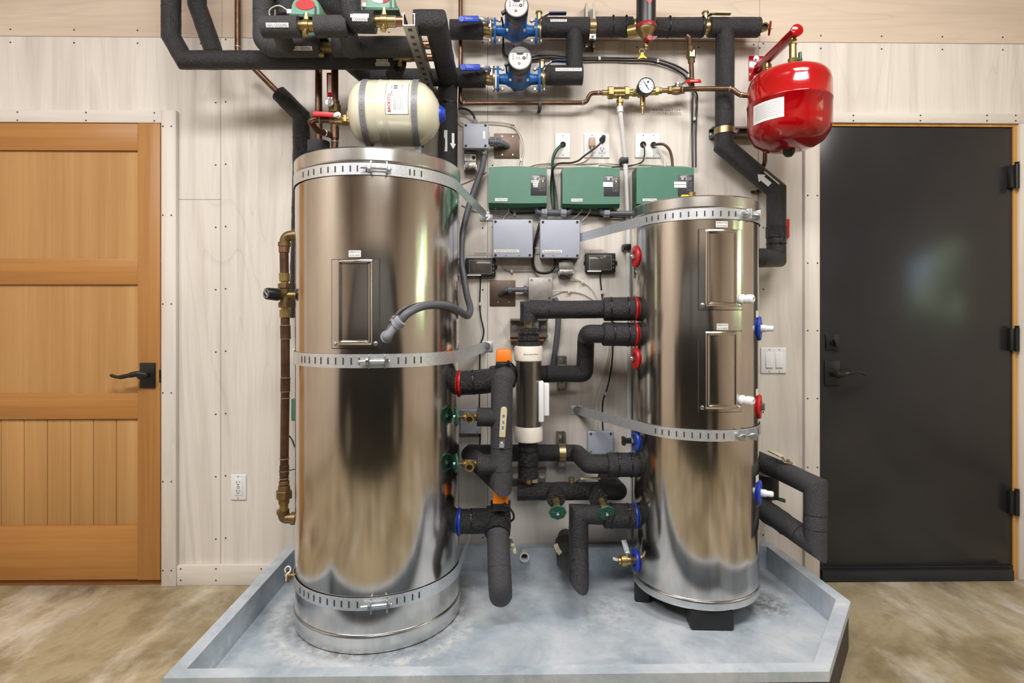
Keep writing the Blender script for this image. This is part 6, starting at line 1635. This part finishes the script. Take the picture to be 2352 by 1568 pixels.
    cream_lever('ball valve with a thin cream lever right of the front grey foam pipe', (1172, 1246, .40), [(1172, 1246, .42), (1176, 1250, .42), (1181, 1258, .41), (1182, 1270, .41)], .014, up=N_)
    # brass drain on the small tank
    z = HC + (HY - 1283) * 2.27 / F; thl = math.radians(184); n = TB.n(thl); p = TB.pt(thl, z, .006)
    t = thing('drain_valve', p, 'brass drain valve with a steel lever on the lowest blue ring of the shorter tank', 'drain valve')
    mb = MB(); mb.lathe(p, n, [(0, .017), (.012, .017), (.014, .0185), (.034, .0185), (.036, .022), (.055, .022), (.058, .015), (.066, .014)], 24)
    put('body', mb, 'brass', t)
    mb = MB(); q = p + n * .03 + Z_ * .02; mb.cyl(q - Z_ * .006, q + Z_ * .012, .006, seg=10); mb.obox(q + V((-.006, -.004, .036)), V((-.3, -.1, 1)), V((1, -.3, .3)), V((.2, 1, .1)), .062, .02, .003, .001); put('lever', mb, 'bolt', t)
    mb = MB(); mb.obox(p + n * .075 + Z_ * .006, V((-1, -.2, .4)), Y_, Z_, .026, .004, .012, .001); put('cap_strap', mb, 'wirew', t)
    # struts and clamps
    strut_piece('level double strut behind the top of the backup heater', P(1172, 752), P(1257, 752), .082, .06, mat='strut', bolts=(.12, .9))
    strut_piece('level strut below the backup heater', P(1175, 1092), P(1253, 1092), .082, .06, mat='strut', bolts=(.12, .9))
    mb = MB(); a = P(1172, 771, .05); b = P(1250, 783, .05); mb.box((a.x, -.001, b.z), (b.x, -.05, a.z - .001), .002); put('wood_block', mb, 'wood', None, 'small wooden block under the strut behind the heater top', 'block')
    strut_piece('upright strut channel right of the backup heater', P(1289, 896), P(1289, 817), .041, .041, bolts=(.12, .88))
    strut_piece('upright strut channel on the lower level pipe, left of the small grey box', P(1287, 1076), P(1287, 990), .041, .041, bolts=(.85,))
    pipe_clamp('zinc pipe clamp on the strut right of the backup heater', 1291, 858, .13, .037, X_)
    pipe_clamp('zinc pipe clamp on the lower level pipe left of the small grey box', 1291, 1040, .10, .0375, X_)
    pipe_clamp('gold zinc pipe clamp on the pipe just above the backup heater', 1215, 746, .25, .016, Z_)
    pipe_clamp('gold zinc pipe clamp on the pipe just below the backup heater', 1213, 1100, .25, .016, Z_)
    copper('short copper neck joining the heater top collar to the black elbow', [(1215, 758, .25), (1215, 735, .25)], .014, 0)
    copper('short copper neck joining the heater bottom collar to the lower black pipe', [(1213, 1090, .25), (1213, 1112, .25)], .014, 0)
centre()

# ================================================================ LEFT SIDE OF THE TALLER TANK
def left_side():
    w = .355
    t = thing('mixing_pipe', P(655, 1190, w), 'copper and brass riser with a black mixing knob, left of the taller tank', 'pipe')
    X = lambda y: 652 + (y - 560) * .018 if y < 800 else 656.3 - (y - 800) * .012
    q = PL((686, 541, w), (655, 541, w), (653, 572, w)); mb = MB(); mb.tube(arc(q, .04, 8), .0195, 22); 
    e = P(653, 560, w); f = P(653, 551, w); mb.lathe(e, Z_, [(-.01, .0195), (-.009, .0235), (.006, .0235), (.007, .0195)], 22); s = P(677, 541, w); mb.lathe(s, X_, [(-.006, .0195), (-.005, .0245), (.012, .0245)], 22); put('elbow', mb, 'brassd', t)
    def seg(y0, y1, r, mat, nm='tube'):
        mb = MB(); mb.cyl(P(X(y0), y0, w), P(X(y1), y1, w), r, seg=22, bev=.001); put(nm, mb, mat, t)
    seg(564, 580, .0195, 'copperb', 'coupling'); seg(578, 628, .0165, 'copper'); seg(627, 646, .0195, 'brass', 'adapter'); seg(645, 656, .015, 'brass', 'adapter')
    def nut(y0, y1, r):
        mb = MB(); mb.hexnut(P(X(y0), y0, w), P(X(y1), y1, w), r); put('union_nut', mb, 'brassd', t)
    nut(651, 662, .0265); seg(661, 699, .019, 'brassd', 'valve_body'); nut(694, 706, .0265); seg(705, 713, .015, 'brass', 'adapter'); seg(711, 729, .0205, 'brass', 'adapter')
    seg(728, 870, .0168, 'copper'); seg(747, 778, .0192, 'copper', 'coupling'); seg(866, 900, .0178, 'copper', 'coupling'); seg(898, 1080, .0162, 'copper'); seg(1068, 1092, .0178, 'copper', 'coupling'); seg(1088, 1116, .0165, 'copper')
    for y in (747, 778, 867, 899, 914, 1053, 1098):
        mb = MB(); p = P(X(y), y, w); mb.lathe(p - Z_ * .002, Z_, [(0, .0162), (.001, .0192), (.003, .0192), (.004, .0162)], 20); put('solder_joint', mb, 'solder', t)
    seg(1104, 1112, .0195, 'brassd', 'coupling'); seg(1115, 1128, .022, 'brassd', 'adapter'); nut(1126, 1144, .031); seg(1143, 1156, .020, 'brassd', 'adapter'); seg(1155, 1176, .0165, 'brass', 'nipple')
    q = PL((650, 1172, w), (651, 1190, w), (676, 1190, w)); mb = MB(); mb.tube(arc(q, .04, 8), .0195, 22); e = P(650, 1176, w); mb.lathe(e, Z_, [(-.006, .0195), (-.005, .0235), (.01, .0235), (.011, .018)], 22); e = P(673, 1190, w); mb.lathe(e, X_, [(-.006, .0195), (-.005, .0245), (.012, .0245)], 22); put('elbow', mb, 'brassd', t)
    c = P(655, 678, w); d = V((-.55, -.83, .05)).normalized()
    mb = MB(); mb.cyl(c, c + d * .045, .016, seg=18); mb.cyl(c, c + V((.05, .02, 0)), .017, seg=18); put('valve_branch', mb, 'brassd', t)
    mb = MB(); prof = [(.03, .020), (.034, .0245), (.078, .0225), (.082, .020), (.082, 0)]; mb.lathe(c, d, prof, 28); kb = put('mixing_knob', mb, 'plastic_black', t)
    u = d.cross(Z_).normalized(); v = u.cross(d); f = flat_fn(c + d * .0826, u, v, d)
    m = MB()
    for k in range(24):
        if k % 6 == 0: continue
        a0, a1 = k * PI / 12, (k + .8) * PI / 12
        m._f([m.bm.verts.new(f(math.cos(a) * r_, math.sin(a) * r_, .0002)) for a, r_ in ((a0, .0135), (a1, .0135), (a1, .0165), (a0, .0165))])
    m._f([m.bm.verts.new(f(x, y, .0002)) for x, y in ((-.010, -.0035), (.006, .010), (.009, .006), (-.006, -.008))]); put('knob_marks', m, 'face', kb)
    mb = MB(); mb.box(P(676, 668, .27), P(688, 690, .25), .002); put('mounting_plate', mb, 'pvcg', t)
    # drain at the foot
    p0 = P(676, 1321, .45); p1 = P(653, 1323, .46)
    t = thing('drain_valve', p0, 'small brass drain with a ridged cap at the foot of the taller tank', 'drain valve')
    mb = MB(); d = (p1 - p0).normalized(); L = (p1 - p0).length; mb.lathe(p0, d, [(-.03, .013), (L * .4, .013)], 18); put('body', mb, 'brassd', t)
    mb = MB(); mb.lathe(p0, d, [(L * .38, .018), (L * .4, .0205), (L * .95, .0205), (L, .018), (L, 0)], 20)
    for k in range(20):
        an = k * PI / 10; u = d.cross(Z_).normalized(); v = u.cross(d); e = u * math.cos(an) + v * math.sin(an); mb.obox(p0 + d * L * .68 + e * .0205, d, e, d.cross(e), L * .5, .003, .003)
    put('cap', mb, 'brassd', t)
    mb = MB(); mb.tube(spline(PL((657, 1334, .48), (659, 1318, .485), (666, 1312, .48), (667, 1304, .475), (662, 1300, .475), (655, 1306, .475), (656, 1314, .475)), 8), .0028, 8); put('cap_strap', mb, 'white', t)
    # bits peeping out between riser and tank
    mb = MB(); wbox_ = (P(668, 916, .05), P(700, 967, .05)); mb.box((wbox_[0].x, -.0005, wbox_[1].z), (wbox_[1].x, -.05, wbox_[0].z), .004); put('control_box', mb, 'taco', None, 'green control box mostly hidden behind the left edge of the taller tank', 'controller')
    mb = MB(); a, b = P(672, 800, .008), P(700, 835, .008); mb.box((a.x, -.0005, b.z), (b.x, -.008, a.z), .003); put('outlet_plate', mb, 'white', None, 'white wall plate mostly hidden behind the left edge of the taller tank', 'outlet')
    cable('black cable low on the wall behind the riser, left of the taller tank', [(664, 1000, .02), (672, 1012, .02), (680, 1030, .02), (700, 1040, .02)], 'wireb', .003)
    t = thing('pipe_strut_clamp', P(660, 1080, .3), 'thin steel clamp wire round the copper riser near its foot', 'clamp')
    mb = MB(); p = P(653, 1081, w); mb.torus(p, Z_, .0185, .002, 24, 6); mb.cyl(p + V((.018, .01, 0)), p + V((.07, .05, 0)), .0022, seg=8); put('wire', mb, 'pvcg', t)
left_side()

# ================================================================ RIGHT SIDE OF THE SHORTER TANK
def right_side():
    r = .0435
    q = [(1735, 1058, .16), (1796, 1080, .25)]
    o = foam('grey foam pipe loop right of the shorter tank, in front of the black door', [(1800, 1083, .255), (1873, 1118, .40), (1872, 1250, .415), (1745, 1163, .16)], .042, mat='foamg', seams=[(1872, 1181, .41), (1872, 1214, .413), (1835, 1224, .36)])
    foam('black foam pipe from behind the shorter tank to the cream lever valve', [(1676, 1040, .17), (1722, 1050, .13), (1796, 1082, .25)], .041, mat='foam')
    foam('upright black foam stub right of the shorter tank, above the green lever', [(1765, 1090, .14), (1765, 1142, .14)], .041, mat='foam')
    foam('dark foam wrap on the lower arm of the pipe loop beside the shorter tank', [(1684, 1160, .18), (1728, 1164, .14), (1752, 1168, .17), (1806, 1204, .27)], .044, mat='foam', seams=[(1760, 1174, .18)])
    copper('brass nipple between the upright foam stub and the lower loop arm', [(1763, 1140, .14), (1763, 1158, .15)], .018, 0, 'brassd', cat='nipple', name='pipe_nipple')
    t = thing('ball_valve', P(1800, 1062, .29), 'ball valve with a cream lever on the pipe loop right of the shorter tank', 'valve')
    g = MB(); s = MB(); lever_handle(g, s, PL((1813, 1063, .27), (1803, 1062, .28), (1795, 1048, .27), (1790, 1045, .25), (1769, 1035, .19)), .024, Z_, .004, .55); put('lever_neck', s, 'bolt', t); put('lever_grip', g, 'lever', t)
    mb = MB(); c = P(1810, 1066, .27); mb.lathe(c - Z_ * .014, Z_, [(0, .013), (.018, .013), (.019, .018), (.024, .017), (.025, .006), (.034, .006)], 14); put('stem', mb, 'goldzinc', t)
    t = thing('ball_valve', P(1785, 1145, .14), 'ball valve with a dark green lever right of the shorter tank', 'valve')
    g = MB(); s = MB(); lever_handle(g, s, PL((1775, 1143, .16), (1786, 1145, .17), (1790, 1146, .175), (1803, 1150, .18)), .018, V((.2, -.6, .8)), .004, .62); put('lever_neck', s, 'bolt', t); put('lever_grip', g, 'greenp', t)
    # brass tip on the small tank lid
    t = thing('relief_fitting', P(1590, 447, .4), 'small brass fitting with a yellow tab on the lid of the shorter tank', 'pipe fitting')
    p = V((P(1588, 447, .36).x, -.36, 1.634)); mb = MB(); mb.lathe(p, Z_, [(0, .022), (.03, .022), (.034, .016), (.05, .016), (.052, 0)], 18); put('body', mb, 'brass', t)
    mb = MB(); mb.obox(p + V((-.028, -.006, .034)), X_, Y_, Z_, .03, .012, .012, .003); put('tab', mb, 'yellow', t)
right_side()

# ================================================================ LIGHT, CAMERA
def car():
    t = thing('car', (-.3, -3.7, 0), 'dark parked car behind the viewpoint, seen only mirrored in the steel tanks', 'car')
    body = [(-2.35, .42), (-2.3, .85), (-2.15, .98), (-1.55, 1.05), (-1.0, 1.6), (-.75, 1.7), (.9, 1.72), (1.3, 1.62), (1.75, 1.08), (2.0, 1.02), (2.1, .5), (2.05, .12), (-2.2, .12)]
    mb = MB(); mb.prism(body, (-.3, -2.86, 0), X_, Z_, V((0, -1, 0)), 1.75); put('body', mb, 'darkcab', t)
    mb = MB(); mb.prism([(-1.3, 1.1), (-.85, 1.55), (-.1, 1.6), (-.1, 1.1)], (-.3, -2.852, 0), X_, Z_, Y_, .01); put('window', mb, 'carglass', t)
    mb = MB(); mb.prism([(.0, 1.1), (.0, 1.6), (.85, 1.6), (1.35, 1.1)], (-.3, -2.852, 0), X_, Z_, Y_, .01); put('window', mb, 'carglass', t)
    for x in (-1.75, 1.1):
        mb = MB(); mb.cyl((x, -3.05, .33), (x, -2.84, .33), .33, seg=32); w = put('wheel', mb, 'rubber', t)
        mb = MB(); mb.cyl((x, -2.84, .33), (x, -2.832, .33), .2, seg=24); put('hub', mb, 'strut', w)
car()
def area(name, loc, rot, sx, sy, e, col=(1, 1, 1)):
    l = bpy.data.lights.new(name, 'AREA'); l.shape = 'RECTANGLE'; l.size = sx; l.size_y = sy; l.energy = e; l.color = col
    o = bpy.data.objects.new(name, l); COL.objects.link(o); o.location = loc; o.rotation_euler = rot
    return o
area('ceiling_lamp', (-.35, -2.15, 3.2), (math.radians(14), 0, 0), 1.3, .5, 62, (1, .972, .938))
area('ceiling_lamp', (1.35, -1.6, 3.2), (math.radians(10), 0, 0), .9, .5, 37, (1, .975, .945))
area('ceiling_lamp', (-2.1, -2.6, 3.2), (math.radians(12), 0, 0), 1.2, .5, 48, (.97, .98, 1))
area('ceiling_lamp', (.4, -4.6, 3.2), (math.radians(10), 0, 0), 2.4, 1.0, 75, (1, .975, .945))
su = bpy.data.lights.new('sun', 'SUN'); su.energy = 22.0; su.angle = .02; so = bpy.data.objects.new('sun', su); COL.objects.link(so); so.rotation_euler = (0, math.radians(-42), 0); so.location = (0, 0, 6)
wd = bpy.data.worlds.new('sky'); sc.world = wd; wd.use_nodes = True
nt = wd.node_tree; sk = nt.nodes.new('ShaderNodeTexSky'); sk.sky_type = 'NISHITA'; sk.sun_disc = False; sk.sun_elevation = math.radians(48); sk.sun_rotation = math.radians(90)
nt.links.new(sk.outputs[0], nt.nodes['Background'].inputs[0]); nt.nodes['Background'].inputs[1].default_value = .7
cam = bpy.data.cameras.new('camera'); co = bpy.data.objects.new('camera', cam); COL.objects.link(co); sc.camera = co
cam.sensor_width = 36; cam.sensor_fit = 'HORIZONTAL'; cam.lens = F / 2352 * 36; cam.shift_x = 0; cam.shift_y = -(784 - HY) / 2352
co.location = CAM; co.rotation_euler = (PI / 2, 0, -YAW); cam.clip_start = .01
sc.cycles.use_denoising = True; sc.cycles.use_adaptive_sampling = True; sc.cycles.adaptive_threshold = .06; sc.cycles.max_bounces = 6; sc.cycles.diffuse_bounces = 3; sc.cycles.glossy_bounces = 4; sc.cycles.caustics_reflective = False; sc.cycles.caustics_refractive = False
sc.cycles.sample_clamp_indirect = 6
sc.view_settings.view_transform = 'Standard'; sc.view_settings.look = 'None'; sc.view_settings.exposure = 0.10; sc.view_settings.gamma = 1.0

GROUPS = {'insulated_pipe': 'foam insulated pipe runs', 'copper_pipe': 'copper pipe runs', 'cable': 'loose cables on the wall', 'cable_clip': 'small white cable clips', 'zone_controller': 'three green control boxes', 'junction_box': 'junction boxes on the wall', 'circulation_pump': 'two blue circulation pumps', 'isolation_valve': 'isolation valves beside the pumps', 'zone_valve': 'brass zone valves on the overhead pipes', 'valve_actuator': 'valve actuators', 'ball_valve': 'lever ball valves', 'drain_valve': 'brass drain valves', 'shutoff_valve': 'red lever shutoff valves by the cream tank', 'storage_tank': 'two stainless steel tanks', 'expansion_tank': 'two expansion tanks', 'strut_channel': 'steel strut channels', 'pipe_clamp': 'pipe clamps on the struts', 'outlet_plate': 'white wall plates', 'blank_plate': 'two bronze cover plates', 'display_monitor': 'two small black displays', 'wall_label': 'clear tape labels on the wall', 'transformer': 'two small transformers', 'conduit_fitting': 'grey conduit fittings', 'flexible_conduit': 'flexible conduits', 'pipe_clip': 'black pipe clips', 'power_plug': 'plugs in the wide outlet plate'}
for o in sc.objects:
    k = o.name.split('.')[0]
    if o.parent is None and k in GROUPS and 'group' not in o: o['group'] = GROUPS[k]
